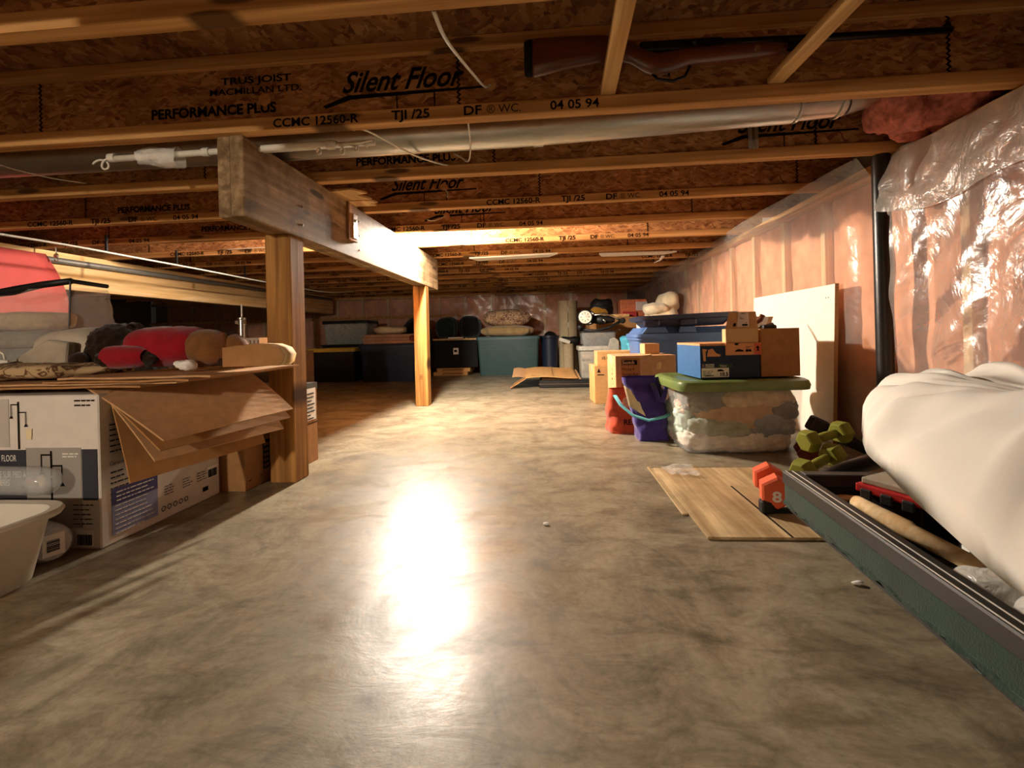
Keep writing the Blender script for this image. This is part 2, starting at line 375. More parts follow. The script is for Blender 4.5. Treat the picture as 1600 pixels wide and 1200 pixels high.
B().sheet(160, 44, lambda u,v: far_poly(1-u,v)).obj('vapour_barrier', M_POLY, wr, smooth=True)
# far wall
wf = struct(B().box(LX, 1.7, FARY+.095, FARY+.25, 0, JZ0+JH).obj('wall_far', plain('#6b5a4c', .95, .2, 8)))
xs = [LX+.3+.406*i for i in range(19)]
for x in xs: 
    o = link('stud', stud_me, wf, (x,FARY,0), (0,0,R(90)))
for i, x in enumerate(xs[:-1]): link('insulation_batt', batts[i%3].data, wf, (x+.203,FARY,0), (0,0,R(90)))
B().box(LX,RX,FARY-.005,FARY+.09,0,.038,.002).obj('bottom_plate', M_PLATE, wf)
B().box(LX,RX,FARY-.03,FARY+.09,1.125,JZ0,.002).obj('top_plate', M_PLATE, wf)
B().box(LX,-1.4,FARY-.05,FARY-.012,.82,.86,.002).obj('ledger', M_PLATE, wf)
def farw_poly(u, v):
    x = LX+.05+u*(RX-LX-.1); z = .02+v*1.12
    y = FARY-.015 - max(0, crinkle((x*1.2+z*1.5, z*.5-x*.6, 2), .025, 1.9)) - crinkle((x,z,4), .005, 7)
    return Vector((x, y, z))
B().sheet(150, 24, farw_poly).obj('vapour_barrier', M_POLY, wf, smooth=True)

# ------------------------------------------------------------------ joists
ORD = ['nearest','second','third','fourth','fifth','sixth','seventh','eighth','ninth','tenth','eleventh','twelfth','thirteenth']
LBL = {0:'nearest engineered wood I-joist, printed with a script logo, behind the rifle', 1:'second engineered wood I-joist from the camera, just behind the round metal duct',
       2:'third I-joist from the camera, resting on the beam beside the small wooden bracket', 3:'fourth I-joist from the camera, just in front of the lit bulb',
       4:'brightly lit fifth I-joist from the camera, right behind the bulb', 5:'sixth I-joist from the camera, first one beyond the bright lit joist'}
fl_me = B().box(JX0,JX1,0,FWD,0,FH,.0025).obj('bottom_flange', M_FLG).data
bpy.data.objects.remove(bpy.data.objects['bottom_flange'])
wb_me = B().box(JX0,JX1,FWD/2-WT/2,FWD/2+WT/2,FH,JH-FH).obj('web', M_OSB).data
bpy.data.objects.remove(bpy.data.objects['web'])
zz = []; nzz = 22
for k in range(nzz+1): zz.append((.004*(1 if k%2 else -1), FH+(JH-2*FH)*k/nzz))
seam_pts = [(x-.0035,z) for x,z in zz]+[(x+.0035,z) for x,z in zz[::-1]]
seam_me = B().prism(seam_pts, FWD/2-WT/2-.0008, FWD/2-WT/2, 'xz').obj('web_seam', M_INK).data
bpy.data.objects.remove(bpy.data.objects['web_seam'])
plug_me = B().lathe([(.019,0),(.019,.002),(.0165,.003),(.001,.003)], 16).obj('knockout_plug', plain('#c08a52',.8,.2,60,.2,.2), smooth=True, angle=30).data
bpy.data.objects.remove(bpy.data.objects['knockout_plug'])
STAMP_X = {5:-.83, 6:-3.4, 7:-.31, 8:-1.02, 9:-.31, 10:-.98, 11:-1.05, 12:-1.3, 13:-.3, 14:-1.0, 15:-1.6, 16:-.6, 17:-1.2}
JO = []
for i, y in enumerate(JY):
    k = i-5
    if k >= 0: lab = LBL.get(k, ORD[k]+' engineered wood I-joist counting away from the camera')
    else: lab = ['fifth','fourth','third','second','first'][i]+' I-joist overhead on the near side of the rifle, counting toward the back wall'
    j = thing('floor_joist', lab, 'joist', (0,y,JZ0), group='engineered floor joists overhead'); JO.append(j)
    link('bottom_flange', fl_me, j); link('top_flange', fl_me, j, (.37,0,JH-FH)); link('web', wb_me, j)
    if k < 0: continue
    yf = -.0012; yw = FWD/2-WT/2-.0012
    rnd = random.Random(i*3+1)
    x = rnd.uniform(-5.5,-4.9) if k else -1.62
    for q in range(6): link('web_seam', seam_me, j, (x,0,0)); x += 1.22 if k else 1.36
    sx = STAMP_X[i]
    for off in (0, -2.5, 1.85 if k == 6 else -5):
        X = sx+off
        if X < -4.5: continue
        text('CCMC 12560-R', .036, M_INK, j, (X,yf,.006), sx=1.12, bold=.0008)
        text('TJI /25', .038, M_INK, j, (X+.37,yf,.006), sx=1.15, bold=.001)
        text('DF', .038, M_INK, j, (X+.585,yf,.006), sx=1.2, bold=.0008)
        text('\u00ae WC.', .034, M_INKB, j, (X+.655,yf,.007))
        text('04 05 94', .036, M_INK, j, (X+.84,yf,.006), sx=1.1, bold=.0006)
    if k in (0,1,2,3):
        X = {0:-1.24, 1:-.78, 2:-2.3, 3:-2.2}[k]
        text('PERFORMANCE PLUS', .043, M_INK, j, (X,yw,FH+.022), sx=1.02, bold=.0016)
        X2 = X+.235 if k == 0 else X+.9
        text('TRUS JOIST', .030, M_INK, j, (X2,yw,FH+.115), sx=1.5, bold=.0008)
        text('MACMILLAN LTD.', .028, M_INK, j, (X2-.04,yw,FH+.083), sx=1.35, bold=.0004)
        X3 = X+.62 if k == 0 else X+1.5
        text('Silent Floor', .088, M_INK, j, (X3,yw,FH+.065), shear=.45, sx=.88, bold=.0018)
        B().prism([(X3-.06,FH+.028),(X3-.05,FH+.02),(X3+.03,FH+.043),(X3+.44,FH+.052),(X3+.44,FH+.058),(X3+.02,FH+.056)], yw, yw+.0006, 'xz').obj('logo_stroke', M_INK, j)
        for a in (.17,.285): B().box(X3+a,X3+a+.004,yw,yw+.0006,FH+.004,FH+.05).obj('chalk_mark', M_INK, j)
    for X in {0:(-.865,-.166),1:(-.373,),2:(-.527,),3:(-.62,)}.get(k,()):
        link('knockout_plug', plug_me, j, (X, FWD/2-WT/2, {0:.1,1:.09,2:.111,3:.09}[k]), FRONT)

# ------------------------------------------------------------------ beams and posts
bt = thing('support_beam', 'weathered two-ply lumber beam resting on the two wooden posts', 'beam', (-.985,1.412,.91))
for s, nm in ((0,'ply'),(1,'ply')):
    B().box(-.045+.0455*s, -.001+.0455*s, .006*(1-s), 2.53, 0, .2525, .003).obj(nm, M_BEAM, bt)
for yy, n in ((.9,3),(1.55,3),(1.82,3),(.35,2),(2.05,2)):
    for q in range(n):
        B().lathe([(.004,0),(.004,.0015),(.0005,.002)], 8).obj('nail_head', M_BLACK, bt, (.0447, yy, .05+.07*q), (0,R(90),0))
bb = thing('support_beam', 'unseen lumber beam added behind the camera to shade the right floor', 'beam', (-.985,BY,.91))  # added out of view, blocks the rear bulb from the floor at right
for s in (0,1): B().box(-.045+.0455*s,-.001+.0455*s,0,2.75,0,.2525,.003).obj('ply', M_BEAM, bb)
b2 = thing('support_beam', 'pale lumber beam at far left with a pipe along its top', 'beam', (-3.38,BY,.91))
for s in (0,1): B().box(-.045+.0455*s,-.001+.0455*s,0,9.7,0,.2525,.003).obj('ply', M_BEAM2, b2)
def post(lab, x0, x1, y0, y1, h=.91):
    o = B().box(-(x1-x0)/2,(x1-x0)/2,0,y1-y0,0,h,.004).obj('support_post', M_POST, None, ((x0+x1)/2,y0,0)); tag(o, lab, 'post', 'posts under the beam'); return o
post('thick square wooden post beside the flattened cardboard sheets', -1.042,-.945,1.676,1.775)
p2 = post('far wooden post standing at the end of the beam', -1.04,-.942,3.545,3.635)
o = text('101', .028, M_INKB, p2, (.01,-.0012,.2), (R(90),R(-90),0), name='pencil_mark')
post('wooden post holding up the pale beam far left', -3.43,-3.34,6.0,6.09)
br = thing('beam_bracket', 'small wooden block with metal strap fixed to the beam face', 'bracket', (-.94,2.16,.985))
B().box(0,.012,0,.10,0,.176,.002).obj('block', M_POST, br); B().box(.012,.015,.045,.095,.015,.13,.001).obj('strap', M_GALV, br)
B().lathe([(.007,0),(.007,.003),(.001,.004)],10).obj('bolt', M_STEEL, br, (.015,.07,.10), (0,R(90),0))
for nm, lab, x, y, rz, ww, dd, z in (('wood_shim','thin wooden shim lying across the beam top',-.96,2.02,-9,.20,.16,JZ0),('wood_shim','small split shim poking out beside the beam bracket',-.90,2.16,4,.13,.09,JZ0-.004)):
    tag(B().prism([(-.09,0),(ww*.55,0),(ww*.75,dd*.45),(ww*.45,dd*.5),(ww*.6,dd),(-.09,dd)],0,.008,'xy').obj(nm, M_BATT, None, (x,y,z), (0,0,R(rz))), lab, 'shim')

# ------------------------------------------------------------------ bulbs
def bulb(loc, lab, e, col, name, cap=True):
    t = thing('light_bulb', lab, 'light bulb', loc)
    prof = [(.012,.058),(.014,.046),(.024,.028),(.036,.006),(.038,-.006),(.035,-.021),(.024,-.033),(.010,-.0385),(.0005,-.039)]
    B().lathe(prof[::-1], 20).obj('glass', emit('glowing_'+name, col, e), t, smooth=True)
    B().lathe([(.012,.055),(.013,.058),(.0125,.068),(.02,.07),(.035,.078),(.05,.085),(.052,.1)],20).obj('lampholder', plain('#e2d6c4',.4), t, smooth=True)
    B().lathe([(.055,.1),(.055,JZ0+JH-loc[2]-.001)], 8).obj('ceiling_box', M_GALV, t)
    return t
bulb((-.882,3.12,1.197), 'glowing bare bulb beside the beam', BULB_E, BULB_COL, 'main')
bulb((-1.314,-2.1,1.08), 'bare bulb overhead behind the camera', BULB2_E, BULB2_COL, 'rear')

# ------------------------------------------------------------------ duct, pipe, cables
du = thing('round_duct', 'long round galvanized metal duct hung between the first two joists', 'duct', (-2.8,1.69,1.243))
B().tube([(0,0,0),(2.7,0,.003),(3.62,0,.03)], .062, 20).obj('duct_pipe', M_GALV, du, smooth=True, angle=50)
for x, r_ in ((.6,.0645),(2.75,.0645),(1.55,.0645)): B().tube([(x,0,.003),(x+.035,0,.003)], r_, 20).obj('joint_ring', M_GALV, du, smooth=True, angle=40)
B().tube([(3.62,0,.03),(3.78,0,.036)], [.058,.056], 20).obj('end_collar', M_STEEL, du, smooth=True, angle=40)
for x in (3.63,3.76): B().tube([(x,0,.03+.04*(x-3.62)),(x+.008,0,.03+.04*(x-3.62))], .062, 20).obj('crimp_ring', M_GALV, du, smooth=True, angle=40)
B().tube([(3.78,0,.036),(3.85,0,.055),(3.9,0,.1),(3.9,0,.158)], .054, 16).obj('elbow', M_GALV, du, smooth=True, angle=60)
st = thing('duct_strap', 'flat metal strap hanging beside the duct at right', 'strap', (.765,1.86,JZ0+.03))
B().box(-.018,.018,0,.002,0,.20).obj('strap', M_GALV, st); B().box(-.004,.004,-.002,0,.0,.20,.001).obj('ridge', M_STEEL, st)

def cable(name, lab, pts, r=.0045, flat=.6, mat=None, cat='cable', grp='white cables strung through the joists'):
    P = [Vector(p) for p in pts]; out = []
    for a in range(len(P)-1):
        p0, p1, p2, p3 = P[max(a-1,0)], P[a], P[a+1], P[min(a+2,len(P)-1)]
        for q in range(6):
            t = q/6; out.append(.5*((2*p1)+(-p0+p2)*t+(2*p0-5*p1+4*p2-p3)*t*t+(-p0+3*p1-3*p2+p3)*t**3))
    out.append(P[-1]); base = out[0].copy()
    o = B().tube([p-base for p in out], r, 6, flat=flat).obj(name, mat or M_CABLE, None, base, smooth=True)
    return tag(o, lab, cat, grp)
cable('electric_cable', 'white cable slanting from the image top to a plug in the nearest joist', [(-.21,.90,1.14),(-.205,1.0,1.142),(-.188,1.25,1.205),(-.176,1.38,1.24),(-.166,1.41,1.262)])
cable('electric_cable', 'flat white cable slanting below the duct from the curled white pipe', [(-.60,1.445,1.168),(-.559,1.46,1.169),(-.47,1.68,1.168),(-.40,1.88,1.20),(-.385,1.905,1.212)])
cable('electric_cable', 'white cable looping around the duct to a round plug', [(-.235,1.435,1.21),(-.24,1.455,1.172),(-.262,1.62,1.168),(-.30,1.80,1.185),(-.34,1.87,1.225),(-.373,1.89,1.25)])
cable('electric_cable', 'short white cable end at the third joist plug', [(-.50,2.34,1.21),(-.505,2.365,1.24),(-.527,2.383,1.272)], .004)
cable('electric_cable', 'short white cable end at the plug in front of the bulb', [(-.67,2.60,1.166),(-.66,2.72,1.19),(-.62,2.866,1.253)], .004)
cable('electric_cable', 'thin cable crossing under the duct at upper left', [(-1.80,1.42,1.14),(-1.879,1.5,1.149),(-1.92,1.7,1.172),(-1.96,1.89,1.212)], .004)
cable('electric_cable', 'cable stapled along the fifth joist beyond the beam, far left', [(-.96,3.30,1.215),(-1.3,3.315,1.225),(-1.8,3.315,1.205),(-2.4,3.315,1.195)], .005)
cable('electric_cable', 'long white cable clipped beside the far left beam', [(-2.6,1.9,1.055),(-2.6,2.37,1.066),(-2.6,2.76,1.066),(-2.62,3.4,1.07),(-2.62,4.2,1.065),(-2.62,5.4,1.075),(-2.62,6.2,1.15)], .012, .5)
for q, yy in enumerate((2.62,3.15,3.9)):
    tag(B().box(-.006,.006,-.005,.005,0,.095).obj('cable_clip', M_BLACK, None, (-2.605,yy,1.075)), ['black cable hanger nearest on the long left cable','middle black cable hanger on the long left cable','black cable hanger farthest along the long left cable'][q], 'cable clip', 'hangers on the left cable')
tag(B().tube([(0,0,0),(0,5.4,.03)], .021, 12).obj('conduit_pipe', plain('#6d665c',.4,.15,30,.5), None, (-3.305,1.6,1.09), smooth=True), 'grey pipe running along the face of the pale left beam', 'pipe')
hk = thing('pulley_hook', 'small metal pulley hook hanging at the left beam', 'hook', (-3.20,2.862,1.09))
B().tube([(0,0,.0735),(0,0,.03)], .004, 6).obj('shank', M_STEEL, hk); B().lathe([(.014,-.005),(.016,0),(.014,.005)], 14).obj('wheel', M_STEEL, hk, (0,0,.02), (R(90),0,0))
B().tube([(.012*math.cos(a),0,-.005+.012*math.sin(a)) for a in [R(q) for q in range(-200,60,20)]], .003, 6).obj('ring', M_STEEL, hk)
# insulated white pipe below the nearest joist
wp = thing('white_pipe', 'white plastic pipe with curled cord ends under the nearest joist', 'pipe', (-1.46,1.50,1.146))
B().tube([(0,0,0),(.35,0,.004),(.70,0,.007),(.78,0,.006)], .0105, 10).obj('pipe', M_CABLE, wp, smooth=True)
B().tube([(.42,.02,.006),(.9,.02,.012)], .009, 10).obj('pipe', M_CABLE, wp, smooth=True)
for x in (.0,.335,.76): B().tube([(x-.012,0,.004),(x+.012,0,.004)], .0145, 10).obj('coupling', M_CABLE, wp, smooth=True, angle=40)
def curl(x, y, z, s, turns=1.3, f=1): return [(x+f*s*1.6*a/(turns*6.28)+s*.6*math.sin(a)*f, y+.01*a/6, z-s*.5*(1-math.cos(a))) for a in [turns*6.28*q/20 for q in range(21)]]
for x, f, s_ in ((-.01,-1,.035),(.775,1,.03),(.83,1,.022),(.70,1,.026)): B().tube(curl(x,0,.004,s_,1.2,f), .0035, 6).obj('curled_cord', M_CABLE, wp, smooth=True)
B().tube([(.775,0,.006),(.86,-.01,.0),(.90,0,.012)], .0035, 6).obj('curled_cord', M_CABLE, wp, smooth=True)
def bagfn(u, v):
    a = u*2*math.pi; r_ = .024+.012*noise.noise(Vector((math.cos(a)*2,math.sin(a)*2,v*4)))+.02*max(0,-math.sin(a))*v
    return Vector((.10+v*.14, r_*math.cos(a), .002+r_*math.sin(a)))
B().sheet(22, 12, bagfn).obj('plastic_wrap', clear('film_wrap', (1,.97,.9,1), .5, .2, .3, 30), wp, smooth=True)
# rifle on battens
rf = thing('rifle', 'long rifle with wooden stock laid across two battens between the joists', 'rifle', (-.05,1.315,1.222), rot=(0,R(.5),R(.5)))
M_STK = plain('#5f3018',.28,.35,18,.6,.03,0,(.5,5,5)); M_GUN = plain('#15130f',.3,.2,40,.6,.05,.6)
def dropz(x): t = min(1,max(0,(x-.2)/.16)); return -.031*t*t*(3-2*t)
def stock(secs):   # x, zlow, zhigh, half thickness
    secs = [(x,a+dropz(x),b+dropz(x),t) for x,a,b,t in secs]
    return B().loft([[(x,ht*c,(zl+zh)/2+(zh-zl)/2*s_) for c,s_ in [(math.cos(R(a)),math.sin(R(a))) for a in range(0,360,30)]] for x,zl,zh,ht in secs])
stock([(.012,.004,.102,.017),(.02,.0,.108,.02),(.10,.016,.108,.021),(.2,.03,.105,.021),(.25,.038,.100,.02),(.28,.036,.096,.018),(.315,.022,.088,.018),(.345,.016,.078,.019),(.38,.022,.082,.02),(.43,.038,.088,.022),(.52,.042,.09,.022),(.62,.05,.09,.02),(.66,.055,.088,.018),(.68,.06,.085,.013)]).obj('stock', M_STK, rf, smooth=True)
stock([(-.008,.006,.1,.016),(0,.002,.105,.018),(.014,.002,.106,.018)]).obj('butt_pad', M_RUBBER, rf, smooth=True)
B().box(.30,.52,-.014,.014,.078,.108,.008,seg=2).obj('receiver', M_GUN, rf, (0,0,-.031), smooth=True, angle=50)
B().tube([(.33,0,.03),(.35,0,.008),(.39,0,.002),(.42,0,.012),(.435,0,.04)], .004, 6).obj('trigger_guard', M_GUN, rf, (0,0,-.031), smooth=True); B().tube([(.375,0,.035),(.38,0,.016)], .003, 6).obj('trigger', M_GUN, rf, (0,0,-.031))
B().tube([(.50,0,.094),(.7,0,.094),(1.09,0,.094)], [.013,.0105,.0085], 10).obj('barrel', M_GUN, rf, (0,0,-.031), smooth=True)
B().tube([(.64,0,.076),(.76,0,.076)], .012, 8).obj('magazine_tube', M_GUN, rf, (0,0,-.031), smooth=True)
B().prism([(1.06,.1),(1.085,.118),(1.09,.1)], -.002,.002,'xz').obj('front_sight', M_GUN, rf, (0,0,-.031))
B().tube([(.42,-.012,.095),(.43,-.03,.09),(.44,-.038,.078)], [.004,.004,.007], 8).obj('bolt_handle', M_GUN, rf, (0,0,-.031), smooth=True)
B().lathe([(.009,0),(.009,.002),(.001,.003)],10).obj('sling_stud', M_STEEL, rf, (.60,-.02,.033), FRONT)
for (x,y0,y1,rz,lab) in ((.168,.93,1.40,-1,'pale wooden batten under the rifle grip'),(.655,.93,1.405,2,'pale wooden batten under the rifle barrel')):
    bt_ = B().box(-.021,.021,0,y1-y0,0,.019,.0015).obj('wooden_batten', M_BATT, None, (x,y0,JZ0+FH), (0,0,R(rz))); tag(bt_, lab, 'batten', 'battens carrying the rifle')

# far boards laid over joist flanges
for lab, x, y, ww, dd, rz in (('long pale board tucked under far joists beside the beam', -.62,3.93,.72,.15,-5),('pale board tucked under the far joists, right of centre', .38,4.02,.62,.12,3)):
    tag(B().prism([(-ww/2,0),(ww/2,0),(ww/2-.08,dd*.9),(-ww/2+.04,dd)],0,.012).obj('ceiling_board', M_WHITE, None, (x+.32,y-.1,JZ0-.0135), (0,0,R(rz))), lab, 'board')
tag(B().tube([(0,0,0),(-.02,.05,-.03),(-.06,.09,-.045)], [.018,.012,.006], 6, flat=.3).obj('torn_strip', M_WHITE, None, (.93,4.05,JZ0-.02), smooth=True), 'torn white strip dangling from the far ceiling board', 'strip')

# loose insulation in the joist bay at upper right
def fluff(lab, c, r, seed):
    b = B().ball((0,0,0), r, 60, (.9,.9), .3, 9, seed)
    for v in b.bm.verts: v.co *= 1+.16*noise.noise(v.co*28+Vector((seed,0,0)))+.08*noise.noise(v.co*70)
    o = b.obj('insulation_clump', M_PINKD, None, c, smooth=True); tag(o, lab, 'insulation', 'pink insulation stuffed in the joist bay')
fluff('pink insulation clump left in the nearest joist bay, above the black pipe', (1.17,1.72,1.285), (.07,.12,.115), 3)
fluff('pink insulation clump right in the nearest joist bay, by the wall top', (1.31,1.66,1.285), (.10,.13,.11), 11)
fluff('small crumpled insulation piece at the wall top beside the pipe', (1.265,1.80,1.212), (.06,.045,.045), 5)

# ------------------------------------------------------------------ right side objects
pp = thing('drain_pipe', 'vertical black plastic drain pipe against the right wall', 'pipe', (1.252,1.925,0))
B().tube([(0,0,0),(0,0,1.163)], .03, 20).obj('pipe', M_ABS, pp, smooth=True, angle=40)
B().lathe([(.034,0),(.034,.05),(.031,.05)],20).obj('coupling', M_ABS, pp, (0,0,.06), smooth=True, angle=40)
bd = thing('white_board', 'white laminated board leaning on the pink wall', 'board', (1.232,2.245,0), rot=(0,R(2.0),0))
B().box(0,.014,.002,.86,.002,.712).obj('panel', M_WHITE, bd); B().box(0,.016,0,.002,0,.714).obj('raw_edge', plain('#b08a5c',.8,.15,60), bd); B().box(0,.016,0,.862,.712,.714).obj('raw_edge', plain('#b08a5c',.8,.15,60), bd)
for yy in (.05,.07): B().lathe([(.003,0),(.003,.001)],8).obj('screw_hole', M_INK, bd, (-.0008,yy,.655), (0,R(90),0))

def tote(name, lab, loc, w, d, h, mat, lidmat=None, rz=0, taper=.9, lidh=.03, group=None, r=.03, ribs=True, lid_parent=True, cat='storage bin'):
    t = thing(name, lab, cat, loc, rz, group)
    th = .004
    B().rr([(0,w*taper,d*taper,r),(.006,w*taper+.004,d*taper+.004,r),(h*.96,w,d,r),(h*.96,w+.018,d+.018,r+.006),(h,w+.018,d+.018,r+.006),(h,w-th*2,d-th*2,r),(.006,w*taper-th*2,d*taper-th*2,r)], capt=True).obj('body', mat, t, smooth=True, angle=35)
    if ribs:
        for sx in (-1,1): B().box(sx*w*.44-.012, sx*w*.44+.012, -d*.5+.003, -d*.5+.012, h*.15, h*.86, .003).obj('rib', mat, t, (0,-d*(1-taper)*-.0,0), (R(-(1-taper)*d*.0),0,0)) if False else None
        B().box(-w*.46,w*.46,-d*.5-.002,-d*.5+.02,h*.70,h*.715).obj('groove_line', mat, t)
    if lidmat:
        B().rr([(h-.012,w+.024,d+.024,r+.008),(h-.012,w+.034,d+.034,r+.01),(h+lidh*.7,w+.034,d+.034,r+.01),(h+lidh,w+.022,d+.022,r+.006),(h+lidh,w-.06,d-.06,r),(h+lidh*.6,w-.08,d-.08,r)]).obj('lid', lidmat, t, smooth=True, angle=35)
    return t
# clear tote with green lid and clothes
M_CLR = clear('clear_plastic', (.95,.93,.88,1), .10, .12); M_GRN = plain('#6a7c42',.35,.1,20,.5,.03)
CT = (.785,2.275,0)
ct = thing('clear_storage_bin', 'clear plastic storage bin with green lid full of clothes', 'storage bin', CT, 3)
w_, d_, h_ = .50,.42,.275
B().rr([(0,.465,.385,.04),(.004,.475,.395,.045),(h_,w_,d_,.045),(h_,w_-.006,d_-.006,.043),(.008,.467,.387,.043)], 6).obj('body', M_CLR, ct, smooth=True, angle=35)
for sx in (-1,1): B().box(sx*.165-.004,sx*.165+.004,-.2,-.194,.02,.26,.002).obj('rib', M_CLR, ct)
B().rr([(.268,.52,.44,.05),(.266,.545,.465,.06),(.285,.552,.472,.062),(.303,.54,.46,.06),(.310,.515,.435,.055),(.310,.475,.40,.05),(.302,.455,.38,.05)],6).obj('lid', M_GRN, ct, smooth=True, angle=40)
for sx in (-1,1): B().rr([(0,.03,.16,.014),(.008,.03,.16,.014),(.011,.022,.15,.01)]).obj('lid_handle', M_GRN, ct, (sx*.25,0,.300), smooth=True, angle=40)
cl = [('fleece_blanket','white fleece laid along the bottom of the clear bin','#e2d8c8',(.0,0,.045),(.222,.182,.040),1,.05,30),
      ('knit_sweater','tan knitted sweater folded in the middle of the clear bin','#c09a70',(-.01,-.045,.158),(.185,.140,.058),2,.12,9),
      ('knit_sweater','blue grey knitted garment low at right in the clear bin','#8a8f98',(.12,-.07,.115),(.108,.115,.046),3,.14,9),
      ('cotton_shirt','grey green folded shirt low at left in the clear bin','#9da392',(-.08,-.075,.105),(.125,.108,.036),4,.14,9),
      ('cotton_shirt','beige ribbed garment just under the green lid','#d0b690',(.06,-.02,.224),(.172,.168,.038),5,.12,9),
      ('cotton_shirt','dark grey rolled garment at left under the green lid','#76746c',(-.11,-.07,.215),(.115,.112,.040),6,.12,9),
      ('wool_sock','dark grey folded piece at right beside the tan sweater','#6a6a6c',(.175,-.09,.178),(.05,.09,.036),9,.12,9),
      ('baby_clothes','mint and white clothes pressed against the left end of the bin','#c4d8ca',(-.19,.03,.12),(.04,.13,.075),7,.16,14),
      ('baby_clothes','pale pink garment pressed in the left end of the bin','#e8c0ac',(-.20,-.05,.18),(.024,.05,.026),8,.16,14)]
def ridged(b, amp, f, seed):
    b.bm.normal_update()
    for v in b.bm.verts:
        p = v.co*f+Vector((seed*3.1,0,seed)); p.x += .8*noise.noise(v.co*f*.6); v.co += v.normal*amp*((1-2*abs(noise.noise(Vector((p.x*.8,p.y*1.6,p.z*2.6)))))+.5*(1-2*abs(noise.noise(p*2.6))))
    return b
for nm, lab, c, p, r_, sd, nz_, ff in cl:
    o = ridged(B().ball((0,0,0), r_, 84, (.5,.5), nz_, 9, sd), .013, ff*1.6, sd).obj(nm, fabric(c,.2,30,160), None, Matrix.Rotation(R(3),3,'Z') @ Vector(p) + Vector(CT), (0,0,R(3)), smooth=True); tag(o, lab, 'clothing', 'clothes in the clear bin')
# shoe box
LZ = .3105
sb = thing('shoe_box', 'dark blue shoe box with orange lid band on the green lid', 'shoe box', (.64,2.15,LZ), 4)
M_NAVY = plain('#1d2b45',.6,.1,40,.3,.03); M_BLUE_LIT = plain('#2f5f92',.6,.12,60,.3,.05); M_PEACH = plain('#d59a68',.65,.08,40,.3,.02)
B().box(0,.255,0,.3,0,.14,.001).obj('body', M_NAVY, sb); B().box(-.0015,0,0,.3,0,.142).obj('side_panel', M_BLUE_LIT, sb)  # left side in brighter blue: the bulb's light put into its colour
B().box(.108,.262,-.004,.004,.098,.15,.001).obj('lid_band', M_PEACH, sb); B().box(-.001,.262,.004,.304,.140,.151,.001).obj('lid', M_PEACH, sb)
decal('size_label', M_LABEL, sb, .118,.04,(.003,-.001,.004))
text('10.5', .022, M_INK, sb, (.08,-.0022,.009), bold=.0008); lines(sb,.05,4,.006,(.008,-.0022,.030)); barcode(sb,.04,.006,(.014,-.0022,.008))
B().prism([(.07,.032),(.075,.038),(.088,.038),(.098,.033),(.1,.029),(.07,.029)],-.0024,-.0018,'xz').obj('shoe_mark', M_INK, sb)
decal('brand_strip', plain('#2f4a30',.6), sb, .06,.014,(.075,-.001,.046)); vt = text('Vans', .016, M_WINK, sb, (.08,-.0022,.048), shear=.3); text('MACHINE', .0095, M_WINK, sb, (.020,-.0016,.0555), sx=.9, bold=.0003); text('WASHABLE', .0095, M_WINK, sb, (.020,-.0016,.047), sx=.78, bold=.0003); decal('wash_icon', plain('#7a6a78',.6), sb, .012,.016,(.005,-.001,.046))
B().prism([(.012,.075),(.022,.075),(.022,.115),(.03,.125),(.008,.128)],-.0016,-.001,'xz').obj('shoe_print', M_PEACH, sb)
B().prism([(.028,.094),(.084,.094),(.088,.101),(.068,.108),(.052,.128),(.034,.124),(.030,.108)],-.0016,-.001,'xz').obj('shoe_print', M_PEACH, sb)
B().prism([(.155+.009*math.cos(R(a)), .1495+.009*math.sin(R(a))) for a in range(180,361,20)], -.0046,-.004,'xz').obj('finger_hole', M_INK, sb)
B().prism([(.148,.116),(.156,.122),(.168,.124),(.184,.119),(.186,.113),(.148,.113)],-.0046,-.004,'xz').obj('shoe_print', M_INKB, sb)
for xx in (.2,.212): B().prism([(xx+.007*math.cos(R(a)), .117+.006*math.sin(R(a))) for a in range(0,360,30)], -.0046,-.004,'xz').obj('icon', M_INKB, sb)
lines(sb,.03,2,.006,(.195,-.0046,.133)); decal('red_print', plain('#c8603a',.6), sb, .03,.05,(.231,-.0046,.099)); B().prism([(.24,.112),(.244,.125),(.238,.130),(.246,.138),(.252,.130),(.249,.122),(.255,.11),(.247,.117)],-.0054,-.005,'xz').obj('icon', M_INK, sb)
# small kraft box, open, on the shoe box
kb = thing('small_carton', 'small kraft carton with shipping label lying on the shoe box', 'box', (.755,2.17,LZ+.152), -2)
B().box(0,.135,.0,.05,0,.06,.001).obj('body', M_KRAFT, kb)
flatquad('flap', M_KRAFT, kb, [(0,-.001,.06),(.135,-.001,.06),(.16,.09,.135),(.045,.09,.135)])
b_ = B().loft([[(0,0,.06),(.135,0,.06),(.135,.002,.062),(0,.002,.062)],[(.045,.09,.135),(.16,.09,.135),(.16,.092,.137),(.045,.092,.137)]]).obj('flap', M_KRAFT, kb)
def flp(u, v, e=.0015): 
    a = Vector((0,-.001,.06)).lerp(Vector((.135,-.001,.06)),u); c = Vector((.045,.09,.135)).lerp(Vector((.16,.09,.135)),u); return a.lerp(c,v)+Vector((0,-.0015*1.2,.0015))
flatquad('shipping_label', M_LABEL, kb, [flp(.34,.1),flp(.72,.1),flp(.72,.97),flp(.34,.97)])
for u0,u1,v0,v1 in ((.22,.30,.12,.30),(.5,.68,.14,.24),(.62,.66,.3,.34),(.4,.55,.55,.57),(.4,.5,.62,.64),(.45,.6,.86,.9)): flatquad('label_print', M_INK, kb, [flp(u0,v0)+Vector((0,-.001,.001)),flp(u1,v0)+Vector((0,-.001,.001)),flp(u1,v1)+Vector((0,-.001,.001)),flp(u0,v1)+Vector((0,-.001,.001))])
